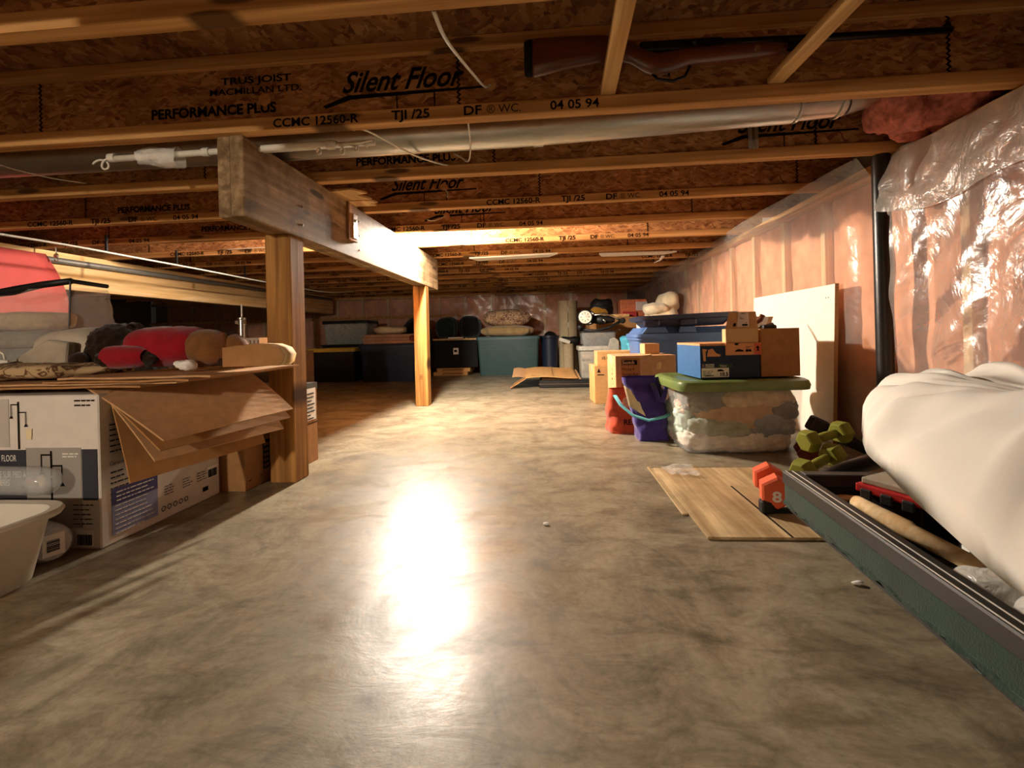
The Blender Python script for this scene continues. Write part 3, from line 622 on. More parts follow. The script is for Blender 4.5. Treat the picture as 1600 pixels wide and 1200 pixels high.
# tool poking out
tl = thing('hand_tool', 'dark tool with brown grip between the small carton and open box', 'tool', (.905,2.28,LZ+.152))
B().tube([(0,0,.02),(.05,-.02,.05),(.09,-.03,.07)], [.02,.024,.018], 10).obj('grip', plain('#4a2a1c',.5), tl, smooth=True); B().box(.035,.095,-.05,-.005,.035,.075,.008,seg=2).obj('head', M_BLACK, tl); B().tube([(-.01,0,.07),(.04,-.01,.1),(.05,-.01,.12)], .012, 8).obj('handle', plain('#6b3a20',.5), tl, smooth=True)
# open brown box on the green lid
ob = thing('cardboard_box', 'open brown cardboard box standing on the green lid', 'box', (.985,2.32,LZ), 3)
B().rr([(0,.17,.26,.003),(.21,.17,.26,.003),(.21,.162,.252,.003),(.004,.162,.252,.003)],1).obj('body', M_CARD2, ob)
M_TAPE = clear('packing_tape', (.9,.85,.75,1), .6, .15)
B().sheet(1,1,lambda u,v: Vector((-.08+.165*u+.05*v, .13+.06*v, .21+.06*v)),.003).obj('flap', M_CARD, ob)
B().sheet(1,1,lambda u,v: Vector((-.085-.03*v, -.1+.2*u, .21-.07*v)),.003).obj('flap', M_CARD, ob)
B().sheet(1,1,lambda u,v: Vector((-.02+.085*u+.04*v, .128+.05*v, .2145+.052*v)),.001).obj('tape', M_TAPE, ob)
# blue tote with upturned navy lid
M_PERI = plain('#4a6694',.4,.08,20,.5,.03); M_DNAVY = plain('#23263c',.4,.1,20,.5,.03)
bt1 = tote('storage_bin', 'periwinkle blue storage bin behind the shoe box', (.845,3.28,0), .62,.42,.485, M_PERI, None, -1, .88)
B().rr([(.485,.64,.44,.035),(.485,.652,.452,.04),(.505,.652,.452,.04),(.51,.62,.42,.035),(.545,.56,.36,.03),(.545,.5,.3,.03)]).obj('lid', M_PERI, bt1, smooth=True, angle=35)
B().prism([(-.28,.51),(-.12,.51),(-.14,.548),(-.25,.548)],-.226,-.2,'xz',.004).obj('lid_ridge', M_PERI, bt1); B().prism([(-.06,.51),(.05,.51),(.04,.548),(-.05,.548)],-.226,-.2,'xz',.004).obj('lid_ridge', M_PERI, bt1)
nl = thing('upturned_bin', 'shallow navy bin lid lying upside down on the blue bin', 'bin lid', (.845,3.26,.5465), -2, rot=(0,R(-1.5),R(-2)))
B().rr([(0,.46,.34,.04),(.03,.52,.40,.05),(.045,.53,.41,.05),(.05,.60,.46,.06),(.075,.62,.48,.065),(.078,.60,.46,.06),(.055,.52,.4,.05),(.012,.44,.32,.04)],5).obj('shell', M_DNAVY, nl, smooth=True, angle=40)
for x0 in (-.22,.0): B().box(x0-.05,x0+.05,-.235,-.2,.01,.05,.01,seg=2).obj('latch_lug', M_DNAVY, nl)
# moving boxes
def carton(name, lab, loc, w, d, h, mat, rz=0, group=None, tape=True):
    t = thing(name, lab, 'box', loc, rz, group)
    B().box(0,w,0,d,0,h,.002).obj('body', mat, t)
    for a in (0,1): B().box(.001,w-.001,d*.5*a+.001,d*.5*(a+1)-.001,h,h+.003).obj('flap', mat, t)
    if tape: B().box(-.0006,w+.0006,d*.5-.025,d*.5+.025,h-.05,h+.0038).obj('tape', M_TAPE, t)
    return t
mb = carton('moving_box', 'brown moving box with printed lettering behind the purple bag', (.345,2.705,0), .33,.30,.385, M_CARD, 2)
decal('printed_panel', plain('#a3703f',.85,.08,40), mb, .105,.19,(.03,-.0007,.185)); decal('dark_band', M_INK, mb, .085,.026,(.034,-.0016,.338))
text('Scotch', .027, M_KRAFT, mb, (.037,-.003,.343), sx=.92, bold=.0006)
for q, s_ in enumerate(('Moving &','Storage Box','Boite pour','dem\u00e9nager')): text(s_, .022, M_INKB, mb, (.036,-.0022,.308-.028*q), sx=.8)
for q in range(9): B().box(-.0008,0,.11,.135-.01*(q%3),.08+.028*q,.088+.028*q).obj('side_print', M_INK, mb)
B().tube([(.15,.0,.389),(.19,-.01,.393),(.205,-.005,.385)],[.012,.012,.004],6,flat=.4).obj('torn_tape', M_KRAFT, mb)
B().sheet(4,4,lambda u,v: Vector((.22+.03*u,-.002-.01*math.sin(u*3)*v,.31+.04*v)),.001).obj('torn_patch', M_KRAFT, mb)
mb2 = carton('moving_box', 'narrow brown box left of the printed moving box', (.30,3.55,0), .34,.30,.275, M_CARD3, 3)
text('\u2191\u2191', .04, M_INK, mb2, (.04,-.0012,.2)) if False else None
B().prism([(.02,.23),(.032,.26),(.044,.23)],-.001,0,'xz').obj('arrow_mark', M_INK, mb2); B().box(.02,.07,-.001,0,.21,.216).obj('arrow_mark', M_INK, mb2)
mb3 = carton('moving_box', 'tan box stacked on the narrow brown box', (.325,3.58,.279), .30,.26,.10, M_CARD3, 0)
text('15 L', .03, M_INK, mb3, (.03,-.0012,.045))
mb4 = carton('small_carton', 'small plain carton on top of the printed moving box', (.53,2.83,.3895), .085,.11,.058, M_CARD, 4, tape=False)

# bags
def bagmesh(w, d, h, seed, nz=.02, flare=0):
    def f(u, v):
        a = u*2*math.pi; k = 1-.16*v+.10*math.sin(v*3.1)
        x = math.copysign(abs(math.cos(a))**.6, math.cos(a))*w/2*k; y = math.copysign(abs(math.sin(a))**.6, math.sin(a))*d/2*(1-.55*v)
        p = Vector((x,y,h*v)); n = nz*noise.noise(Vector((x*14+seed,y*14,v*5)))+nz*.5*(1-2*abs(noise.noise(Vector((x*20,y*20+seed,v*4)))))
        return p+Vector((x*n*6-flare*v*v*(1 if x < 0 else .2),y*n*8-n*.4,0))
    b = B().sheet(48,22,f); bmesh.ops.remove_doubles(b.bm, verts=b.bm.verts[:], dist=.0005)
    lo = [e for e in b.bm.edges if e.is_boundary and all(v.co.z < .001 for v in e.verts)]
    bmesh.ops.edgeloop_fill(b.bm, edges=lo); return b
M_ORG = fabric('#b8492a',.18,10,200); M_PUR = fabric('#46377e',.2,10,200); M_TEAL = fabric('#5fb0b8',.1,20,300)
og = thing('tote_bag', 'orange red tote bag with a word printed low', 'bag', (.358,2.575,0), 8)
ridged(bagmesh(.15,.14,.225,3),.004,9,5).obj('body', M_ORG, og, smooth=True); text('REP', .038, M_INK, og, (-.02,-.088,.048), bold=.0006)
bp = B().prism([(-.02,.13),(.0,.125),(.02,.14),(.016,.17),(.005,.19),(-.014,.18),(-.022,.155)],-.079,-.078,'xz').obj('printed_patch', plain('#d99a62',.8,.3,60), og)
pu = thing('tote_bag', 'purple cloth tote bag leaning on the clear bin', 'bag', (.468,2.41,0), -4)
ridged(bagmesh(.13,.16,.30,9,.028,.07),.006,9,2).obj('body', M_PUR, pu, smooth=True)
B().sheet(8,6,lambda u,v: Vector((-.105+.085*u-.02*v, -.060+.022*v-.022*math.sin(u*3.1)-.004*math.sin(u*17), .165+.095*v-.055*u))).obj('lining_panel', fabric('#d8c49c'), pu, smooth=True)
B().tube([(.01,-.05,.27),(.015,-.085,.25),(.03,-.095,.20),(.05,-.092,.19),(.07,-.085,.26)], .012, 6, flat=.25).obj('handle', M_PUR, pu, smooth=True)
B().tube([(-.165,.015,.205),(-.14,-.05,.165),(-.09,-.10,.125),(-.02,-.122,.105),(.05,-.112,.12),(.10,-.07,.135)], .011, 8, flat=.35).obj('strap', M_TEAL, pu, smooth=True)

# teal bin, cyan bin, bucket
tb = thing('waste_bin', 'round teal waste bin behind the moving box', 'bin', (.635,4.02,0)); M_TL = plain('#3f8aa0',.4,.08,20,.5,.03)
B().lathe([(.055,0),(.075,.44),(.08,.45),(.08,.47),(.074,.475),(.07,.44),(.05,.01)],24).obj('body', M_TL, tb, smooth=True, angle=40); B().lathe([(.082,.455),(.083,.475),(.06,.49),(.001,.492)],24).obj('lid', M_TL, tb, smooth=True, angle=40)
tote('storage_bin', 'small bright cyan bin beside the teal waste bin', (.69,3.78,0), .20,.2,.435, plain('#4fa9bf',.4), None, 0, .85, ribs=False)
bk = thing('bucket', 'white plastic bucket beside the blue bin', 'bucket', (.83,4.25,0)); 
B().lathe([(.085,0),(.1,.62),(.108,.62),(.108,.64),(.098,.642),(.09,.02)],24).obj('body', M_WHITE, bk, smooth=True, angle=40); B().lathe([(.111,.625),(.111,.645),(.1,.65),(.001,.65)],24).obj('lid', M_WHITE, bk, smooth=True, angle=40); B().box(-.05,.05,-.0965,-.09,.42,.50).obj('label_band', plain('#9fc49a',.6), bk)

# grey containers, wedge, cart with wheel
gc = tote('storage_bin', 'grey storage bin under the folded cart', (.47,5.02,0), .40,.42,.36, plain('#8d8a80',.5), plain('#98948a',.5), 0, .92)
dc = thing('clear_case', 'smoky clear case lying on the grey bin', 'case', (.46,4.99,.391)); B().rr([(0,.30,.30,.03),(.10,.34,.34,.03),(.135,.34,.34,.03)],4).obj('body', clear('smoky_clear',(.25,.25,.24,1),.65,.15), dc, smooth=True, angle=40); B().rr([(.135,.36,.36,.03),(.148,.36,.36,.03)]).obj('lid', M_BLACK, dc)
for x in (-.12,.06): B().rr([(.02,.1,.2,.02),(.1,.1,.2,.02)],3).obj('inner_box', plain('#55534d',.6), dc, (x,0,0))
wd = thing('grey_wedge', 'grey felt wedge leaning beside the grey bin', 'wedge', (.50,4.66,0)); B().prism([(-.05,0),(.13,0),(.135,.44),(.10,.47),(.06,.46)],0,.12,'xz',.006).obj('panel', fabric('#8f8c80'), wd); B().box(.11,.14,.02,.1,.0,.43).obj('edge_strip', plain('#5a4632',.8), wd)
ca = thing('folded_cart', 'folded golf style cart with round spoked wheel', 'cart', (.33,4.88,.5415))
def wheel(par, loc, r=.077):
    wh = B().lathe([(r*.5,-.016),(r*.94,-.018),(r,-.01),(r,.01),(r*.94,.018),(r*.5,.016)],32).obj('wheel', M_RUBBER, par, loc, FRONT, smooth=True, angle=40)
    B().lathe([(r*.83,.0),(r*.83,.004),(r*.7,.006),(r*.12,.006),(.001,.012)],32).obj('rim', plain('#d8d2c4',.4), wh, (0,0,.0165), smooth=True, angle=50)
    for q in range(8):
        a = q*math.pi/4; B().box(r*.42,r*.62,-.003,.003,0,.002).obj('slot', M_BLACK, wh, (0,0,.0225), (0,0,a))
wheel(ca, (0,-.03,.14)); wheel(ca, (.06,.24,.14))
B().tube([(0,-.03,.14),(.0,.1,.14),(.06,.24,.14)],.008,8).obj('axle', M_STEEL, ca)
B().tube([(.02,0,.15),(.2,0,.17),(.36,0,.10)],.011,8).obj('frame_tube', M_STEEL, ca, smooth=True); B().tube([(-.05,.02,.02),(.1,.02,.0),(.25,.02,.03),(.37,.02,.1)],.014,8).obj('frame_tube', M_BLACK, ca, smooth=True)
B().tube([(.06,.1,.13),(.16,.06,.11),(.30,.03,.11)],[.045,.05,.03],10).obj('folded_seat', M_BLACK, ca, smooth=True); B().ball((.375,.0,.095),(.03,.03,.03),14).obj('knob', M_RUBBER, ca, smooth=True)
B().tube([(-.07,0,.03),(-.03,0,.05)],.03,10).obj('foot_cup', M_BLACK, ca, smooth=True); B().tube([(.17,-.02,.115),(.2,-.025,.095),(.19,-.02,.075)],.008,8).obj('spring', M_STEEL, ca, smooth=True)
for q in (0,.25): B().tube([(.1+q,.05,.01),(.1+q,.05,-.002)],.008,6).obj('rest_foot', M_BLACK, ca)
tag(B().box(0,.44,0,.12,0,.03,.002).obj('pale_board', M_BATT, None, (.42,5.44,.694), (0,0,0)), 'pale board lying behind the cart wheel', 'board')

# things heaped on a box at the far right corner
hb = carton('cardboard_box', 'large brown carton under the heap in the far right corner', (.42,5.42,0), .84,.7,.688, M_CARD2)
ox = thing('orange_case', 'orange and red cases stacked in the far corner', 'case', (.78,5.55,.693)); B().box(0,.30,0,.3,0,.20,.012,seg=2).obj('case_body', plain('#b5623c',.6,.3,30), ox); B().box(.02,.18,-.03,0,0,.06,.006).obj('red_pouch', plain('#a32a2a',.6), ox); B().box(.17,.3,-.012,0,.07,.17,.004).obj('clear_pocket', clear('pocket',(.9,.8,.75,1),.5,.15), ox)
yb = thing('tool_bag', 'black and yellow bag sagging in the far corner', 'bag', (.58,5.72,.693)); B().ball((0,0,.11),(.13,.12,.115),24,(.7,.7),.2,12,4).obj('bag_body', M_BLACK, yb, smooth=True); B().ball((-.03,-.075,.065),(.10,.06,.062),18,(.7,.7),.15,12,6).obj('yellow_panel', fabric('#a8772a'), yb, smooth=True); B().tube([(-.12,-.1,.15),(-.02,-.13,.13),(.1,-.11,.14),(.11,-.1,.10)],.009,6).obj('strap', M_RUBBER, yb, smooth=True)
for q, (x, y, z, r_, lab) in enumerate(((1.09,5.3,.71,(.15,.16,.15),'rumpled pale sack piled against the far right wall'),)):
    pass
sk = thing('cloth_sack', 'rumpled pale cloth sacks slumped against the right wall', 'sack', (1.09,4.95,0)); B().ball((0,0,.40),(.17,.24,.40),36,(.6,.7),.10,7,2).obj('sack_body', fabric('#cdbd9c'), sk, smooth=True)
B().ball((.07,-.02,.80),(.10,.16,.10),30,(.8,.8),.25,11,5).obj('sack_top', fabric('#cdbd9c'), sk, smooth=True); B().ball((-.08,-.12,.74),(.12,.12,.06),30,(.8,.8),.25,11,8).obj('sack_fold', fabric('#d8caac'), sk, smooth=True)

# rolls, navy can, black cap
cr = thing('carpet_roll', 'tall beige roll standing on end near the far wall', 'roll', (.21,6.45,0)); M_ROLL = plain('#b8a684',.8,.1,30,.2,.05)
def spiral(r0, h):
    pts = [( (r0-.006*a/6.28)*math.cos(a), (r0-.006*a/6.28)*math.sin(a)) for a in [q*math.pi/10-math.pi/2 for q in range(0,60)]]
    inn = [( (math.hypot(x,y)-.0045)/math.hypot(x,y)*x, (math.hypot(x,y)-.0045)/math.hypot(x,y)*y) for x,y in pts]
    return B().loft([[(x,y,z) for x,y in pts+inn[::-1]] for z in (0,h)])
spiral(.13,.955).obj('sheet', M_ROLL, cr, smooth=True, angle=50); B().box(-.0025,.0025,-.1325,-.128,0,.955).obj('seam', M_INKB, cr)
for z in (.8,.6,.35): B().box(-.004,.012,-.134,-.13,z,z+.07).obj('tape', M_TAPE, cr)
sh = thing('shoe', 'black and white shoe hung in front of the beige roll', 'shoe', (.20,6.25,.40)); B().loft([[(x,yy*c,z0+(z1-z0)*(.5+.5*s_)) for c,s_ in [(math.cos(R(a)),math.sin(R(a))) for a in range(0,360,30)]] for x,yy,z0,z1 in ((-.12,.02,.0,.03),(-.09,.04,.0,.06),(0,.045,.0,.08),(.05,.045,0,.11),(.11,.04,0,.12),(.13,.02,.02,.11))]).obj('upper', M_BLACK, sh, smooth=True, rot=(0,R(20),0)); B().box(-.125,.02,-.048,-.038,-.01,.035,.008).obj('sole', M_WHITE, sh, rot=(0,R(20),0))
tbl = thing('paint_can_stack', 'small dark tin stool under the shoe beside the beige roll', 'stool', (.20,6.25,0)); B().lathe([(.07,0),(.07,.38),(.075,.382),(.075,.39),(.001,.39)],20).obj('drum', M_ROLL, tbl, smooth=True, angle=40)
nc = thing('trash_can', 'navy trash can beside the teal bin', 'trash can', (-.04,6.42,0)); B().lathe([(.095,0),(.115,.46),(.125,.47),(.125,.5),(.115,.5),(.09,.02)],24).obj('body', plain('#1c2438',.45,.1,20), nc, smooth=True, angle=40); B().ball((.02,0,.49),(.09,.10,.07),20,(1,1),.3,12).obj('bag_liner', M_BLACK, nc, smooth=True)

# teal tote with pillows
tote('storage_bin', 'large slate teal storage bin under two pillows', (-.58,6.42,0), .80,.46,.475, plain('#324a4a',.5,.08,20), plain('#365052',.5,.08,20), 1, .93)
def pillow(name, lab, c, r, mat, seed, grp=None, rot=(0,0,0), nz=.08):
    def fo(th, ph): return .06*math.sin(th*9+seed)*abs(math.cos(ph))**4
    o = B().ball((0,0,r[2]), r, 44, (.75,.7), nz, 7, seed, fold=fo).obj(name, mat, None, c, rot, smooth=True); return tag(o, lab, 'pillow', grp)
pillow('pillow', 'plain beige pillow lying on the teal bin', (-.60,6.40,.50), (.345,.20,.075), fabric('#a68a5e'), 2)
pillow('pillow', 'floral patterned pillow heaped on the beige pillow', (-.60,6.42,.635), (.31,.18,.115), pattern('floral','#c0a07c','#6d4232',30), 5)
# black chest etc.
bx = thing('black_chest', 'black chest with tan top board and white tag', 'chest', (-1.30,6.56,.10)); B().box(-.30,.30,-.2,.2,0,.37,.01,seg=2).obj('body', plain('#0b0a0a',.7,.2,30,.2,.05), bx); B().box(-.31,.31,-.21,.21,.37,.392,.003).obj('top_board', M_BATT, bx); decal('tag', M_LABEL, bx, .07,.085,(-.03,-.2012,.18)); decal('tag_print', M_INK, bx, .04,.03,(-.02,-.2022,.21))
for q, lab in ((0,'lower flat game box under the black chest'),(1,'upper flat game box under the black chest')):
    f_ = thing('flat_box', lab, 'box', (-1.32,6.50,.001+.0495*q), 1.5*q-1); B().box(-.27+.04*q,.19+.03*q,-.2,.2,0,.048,.002).obj('body', M_CARD3, f_); lines(f_, .3,1,.01,(-.15,-.2008,.02),th=.012,mat=M_INKB)
pillow('duffel_bag', 'dark green duffel bag on the black chest', (-1.46,6.60,.4925), (.15,.15,.15), fabric('#1d2b28'), 3)
pillow('duffel_bag', 'black duffel bag between the black chest and floral pillow', (-1.14,6.64,.4925), (.15,.13,.155), fabric('#141416'), 7)
o = tag(B().box(-.10,.1,-.06,.06,0,.018,.002).obj('paper_stack', M_LABEL, None, (-1.30,6.41,.4925), (0,0,.1)), 'small stack of papers on the black chest', 'papers')
# dark blue tote, blanket, packet, yellow lid tote, dim clear tote
tote('storage_bin', 'dark blue storage bin left of the far post', (-1.96,5.78,0), .68,.44,.42, plain('#1d2740',.5,.1,20), plain('#1b2338',.5,.1,20), 0, .93)
fb = thing('folded_blanket', 'folded tan blanket on the dark blue bin', 'blanket', (-1.96,5.76,.4525))
for q in range(3): B().rr([(0,.62-.01*q,.36,.04),(.012,.64-.01*q,.38,.05),(.03,.64-.012*q,.38,.05),(.037,.62,.36,.04)],4).obj('fold', fabric('#b08466'), fb, (.008*(-1)**q,0,.038*q), smooth=True, angle=60)
B().ball((.30,-.17,.06),(.04,.03,.04),12).obj('tag', plain('#7a2a2a'), fb, smooth=True)
pk = B().ball((0,0,.05),(.2,.15,.05),30,(.6,.7),.15,9,3).obj('plastic_packet', clear('packet',(.75,.6,.4,1),.8,.2,.3,20), None, (-2.0,5.8,.567), smooth=True); tag(pk, 'shiny plastic wrapped packet on the tan blanket', 'packet')
pillow('duffel_bag', 'black backpack heaped behind the plastic packet', (-1.86,6.45,.0), (.21,.15,.40), fabric('#121214'), 4)
yt = tote('storage_bin', 'black storage bin with yellow lid near the left post', (-2.70,5.86,0), .60,.44,.38, M_BLACK, plain('#b58f2e',.45,.08,20), 0, .93)
for sx in (-1,1): B().box(sx*.305-.012,sx*.305+.012,-.03,.03,.33,.42,.006).obj('latch', plain('#b58f2e',.45,.08,20), yt)
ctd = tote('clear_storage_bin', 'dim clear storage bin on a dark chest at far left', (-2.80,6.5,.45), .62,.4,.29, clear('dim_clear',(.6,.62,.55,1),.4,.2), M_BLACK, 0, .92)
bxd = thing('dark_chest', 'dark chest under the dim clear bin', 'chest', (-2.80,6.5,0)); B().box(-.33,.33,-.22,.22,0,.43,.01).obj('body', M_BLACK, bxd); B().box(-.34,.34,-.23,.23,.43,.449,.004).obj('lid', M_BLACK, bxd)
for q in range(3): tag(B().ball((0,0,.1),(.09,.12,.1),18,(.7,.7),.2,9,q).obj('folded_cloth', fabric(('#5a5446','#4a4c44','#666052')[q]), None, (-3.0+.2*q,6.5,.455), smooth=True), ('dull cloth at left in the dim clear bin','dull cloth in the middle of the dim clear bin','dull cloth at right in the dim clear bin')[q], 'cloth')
# flat cardboard and case on floor
fk = thing('black_case', 'flat black case lying on the floor under cardboard', 'case', (.12,4.85,0)); B().box(-.26,.26,-.2,.2,0,.075,.008).obj('shell', M_BLACK, fk); B().box(-.265,.265,-.205,.2,.03,.04,.002).obj('trim', plain('#4a3a2a',.6), fk)
fc = thing('flattened_carton', 'flattened brown carton resting on the black case', 'cardboard', (.08,4.95,.078), 2)
B().sheet(6,3,lambda u,v: Vector((-.36+.50*u, -.32+.62*v, .028+.05*v+.01*math.sin(u*5))),.006).obj('panel', M_CARD3, fc)
B().sheet(6,3,lambda u,v: Vector((-.50+.25*u, -.05+.38*v, .015+.06*v+.008*math.sin(u*7))),.006).obj('panel', M_CARD, fc)
B().sheet(4,3,lambda u,v: Vector((-.34-.17*u+.03*v, -.31+.3*v, .022-.098*u+.02*v)),.006).obj('flap', M_CARD2, fc)
B().sheet(6,3,lambda u,v: Vector((-.2+.38*u, -.25+.6*v, .003+.045*v)),.006).obj('panel', M_CARD, fc)
for x in (-.1,.12): B().sheet(1,3,lambda u,v: Vector((x+.004*u, -.318+.6*v, .0345+.05*v+.01*math.sin((x+.36)/.7*5)))).obj('crease', M_CARD2, fc)
lines(fc,.06,2,.03,(-.3,-.25,.041),TOP,.012); lines(fc,.08,1,.03,(.0,-.1,.062),TOP,.016)
# ------------------------------------------------------------------ plywood, dumbbells, tray
pw = thing('plywood_sheet', 'square of worn plywood lying on the concrete floor', 'plywood', (.372,1.226,0), .5)
B().box(0,.40,0,.62,0,.007,.001).obj('sheet', M_PLY, pw); B().box(.2,.206,0,.4,.0068,.0075).obj('split', M_INKB, pw)
B().box(-.018,-.001,.16,.64,0,.005,.001).obj('loose_strip', M_PLY, pw); B().box(-.01,.42,.622,.63,0,.006,.001).obj('loose_strip', plain('#5a4128',.9), pw)
flm = B().sheet(14,10,lambda u,v: Vector((.0+.11*u-.03*v, .10*v-.02*u, .005+.022*abs(noise.noise(Vector((u*3,v*3,1)))) + .035*max(0,v-.6)*u ))).obj('plastic_film', clear('film',(1,.9,.8,1),.35,.15,.4,30), None, (.41,1.735,.0075), smooth=True); tag(flm, 'scrap of clear plastic film on the plywood corner', 'plastic film')
def hexd(name, lab, loc, rot, L, r, mat, num=None, grp=None):
    t = thing(name, lab, 'dumbbell', loc, rot=rot, group=grp)
    for sx in (-1,1):
        x0 = sx*L/2
        rings = []
        for dx, k in ((-.5,.78),(-.42,.92),(-.2,1),(.2,1),(.42,.92),(.5,.78)):
            rings.append([(x0+dx*L*.34, r*k*math.cos(R(a)), r*k*math.sin(R(a))) for a in range(0,360,60)])
        B().loft(rings).obj('weight_head', mat, t)
    B().tube([(-L*.4,0,0),(0,0,0),(L*.4,0,0)], [.014,.016,.014], 12).obj('grip', mat, t, smooth=True)
    return t
M_OLV = plain('#77761f',.75,.12,40,.3,.06); M_ORD = plain('#de6038',.6,.08,40,.35,.03)
hexd('dumbbell', 'upper olive green dumbbell resting across the lower one', (0.940,1.760,0.139), (0,R(-9.3),R(17.2)), 0.137,0.040, M_OLV, grp='olive dumbbells by the bin')
hexd('dumbbell', 'lower olive green dumbbell lying on the floor', (0.863,1.660,0.074), (0,R(-14.6),R(25.6)), 0.143,0.040, M_OLV, grp='olive dumbbells by the bin')
rd = thing('dumbbell', 'orange dumbbell with a white number on its near end', 'dumbbell', (.626,1.455,.066), rot=(0,0,R(-104)))
for x, nn in ((.058,1),(-.068,0)):
    B().loft([[(x+dx, .047*k*math.cos(R(a+30)), .047*k*math.sin(R(a+30))) for a in range(0,360,60)] for dx,k in ((-.028,.8),(-.022,.95),(.022,.95),(.028,.82))]).obj('weight_head', M_ORD, rd)
B().tube([(-.06,0,0),(.06,0,0)],.016,12).obj('grip', M_ORD, rd, smooth=True)
text('8', .04, M_WINK, rd, (.0868,-.014,-.022), (R(90),0,R(90)), sx=1.2, name='number', bold=.0012)
sd = thing('dumbbell_rack', 'small black plastic rack under the orange dumbbell', 'rack', (.565,1.375,.0075)); B().box(0,.034,0,.03,0,.036,.005,seg=2).obj('foot', M_BLACK, sd); B().box(.03,.13,.006,.026,.0,.014,.003).obj('bar', M_BLACK, sd); B().box(.1,.134,0,.03,0,.03,.005).obj('foot', M_BLACK, sd)
rb = hexd('dumbbell', 'dark red dumbbell half hidden beside the clear bin', (.965,1.93,.045), (0,0,R(70)), .12,.042, plain('#5a1512',.6))
bg = thing('black_torch', 'black flashlight leaning behind the olive dumbbells', 'flashlight', (.99,1.99,.02), rot=(0,R(28),R(-10))); B().tube([(0,0,.12),(.08,0,.12),(.2,0,.12)],[.028,.024,.018],12).obj('body', M_BLACK, bg, smooth=True); B().box(-.05,.01,-.03,.03,.09,.15,.01,seg=2).obj('head', plain('#1c0f10',.5), bg)
bs = thing('black_rod', 'black bat shaped rod with a chrome tip behind the tray', 'rod', (.735,1.455,.075), rot=(0,R(-14),R(8))); B().tube([(0,0,0),(.12,0,.004),(.42,0,.006)],[.017,.022,.026],12).obj('shaft', plain('#1a130e',.35), bs, smooth=True); B().ball((-.008,0,0),(.02,.018,.018),14).obj('chrome_tip', M_STEEL, bs, smooth=True)

TRZ = -3.7
tr = thing('shallow_tray', 'dark shallow tray with striped rim and green sides', 'tray', (.587,1.304,0), TRZ)
W, D = .62, .98; M_RIM = plain('#2c2722',.5,.15,30,.4,.05); M_GRE = fabric('#183424',.25,12,250)
def rail(x0,x1,y0,y1): return B().box(x0,x1,y0,y1,.118,.15,.003)
rail(0,.042,-D,0).obj('rim', M_RIM, tr); rail(W-.042,W,-D,0).obj('rim', M_RIM, tr); rail(.042,W-.042,-.036,0).obj('rim', M_RIM, tr); rail(.042,W-.042,-D,-D+.042).obj('rim', M_RIM, tr)
for x in (.006,.022): B().box(x,x+.0025,-D,-.003,.150,.1506).obj('white_stripe', M_WINK, tr)
B().box(.004,.012,-D+.004,-.004,.07,.118).obj('side_panel', M_GRE, tr); B().box(W-.012,W-.004,-D+.004,-.004,.07,.118).obj('side_panel', M_GRE, tr); B().box(.012,W-.012,-.012,-.004,.07,.118).obj('side_panel', M_GRE, tr); B().box(.012,W-.012,-D+.004,-D+.012,.07,.118).obj('side_panel', M_GRE, tr)
B().box(.036,.042,-D+.04,-.036,.056,.118).obj('inner_wall', M_BLACK, tr); B().box(W-.042,W-.036,-D+.04,-.036,.056,.118).obj('inner_wall', M_BLACK, tr); B().box(.042,W-.042,-.042,-.036,.056,.118).obj('inner_wall', M_BLACK, tr)
B().box(.012,W-.012,-D+.012,-.012,.05,.056).obj('tray_floor', M_RIM, tr)
def frng(u, v): 
    y = -D+.01+(D-.012)*u; return Vector((.002-.005*v*(.5+noise.noise(Vector((y*30,3,1)))), y, .074-.009*v*(.8+.8*noise.noise(Vector((y*45,1,9))))+.006*noise.noise(Vector((y*20,v*3,2)))))
B().sheet(120,3,frng,.0015).obj('frayed_edge', fabric('#1f3529',.3,20,200), tr)
for x, y in ((.09,-.12),(W-.12,-.12),(.09,-D+.1),(W-.12,-D+.1)): B().prism([(x,y-.05),(x+.05,y-.05),(x+.05,y+.05),(x,y+.05)],0,.05).obj('foot', M_BLACK, tr)
TM = Matrix.Translation((.587,1.304,0)) @ Matrix.Rotation(R(TRZ),4,'Z')
def inT(x,y,z): return TM @ Vector((x,y,z))
# contents of the tray (local x, y measured from its far left corner)
bkx = thing('red_edged_case', 'grey topped case with red rim lying in the tray', 'case', (.672,1.135,.113), rot=(R(1.5),0,R(29)))
B().prism([(.004,-.004),(.168,-.004),(.168,-.121),(.004,-.121)],.058,.072,'xy',.003).obj('lid', plain('#b3a793',.6,.06,20), bkx); B().prism([(-.004,.004),(.176,.004),(.176,-.129),(-.004,-.129)],.040,.058,'xy',.003).obj('rim', plain('#c22a2a',.4,.08,30), bkx); B().prism([(.006,-.006),(.166,-.006),(.166,-.119),(.006,-.119)],-.05,.040,'xy',.003).obj('base', M_BLACK, bkx)
for yy in (-.02,-.06,-.10): B().box(-.009,-.003,yy-.012,yy+.012,.026,.05,.003).obj('clasp', M_BLACK, bkx)
M_WD = wood('utensil_wood','#e8cda0','#d0aa74','x',knots=False)
def tool(name, lab, mat, pts, rad, flat=1, cat='utensil'):
    P = [inT(*p) for p in pts]; b0 = P[0].copy(); return tag(B().tube([p-b0 for p in P], rad, 12, flat=flat).obj(name, mat, None, b0, smooth=True), lab, cat, 'utensils in the tray')
tool('wooden_rolling_pin','wooden rolling pin with rounded handle in the tray', M_WD, [(.082,-.175,.132),(.084,-.18,.132),(.092,-.24,.128),(.108,-.31,.124),(.110,-.32,.123),(.14,-.45,.115)], [.008,.015,.018,.019,.016,.014])
tool('wooden_slat','flat wooden slat lying along the tray rim', M_WD, [(.060,-.12,.105),(.066,-.30,.105),(.072,-.46,.10)], [.014,.015,.014], .3)  # a plain flat slat of wood, laid along the rim
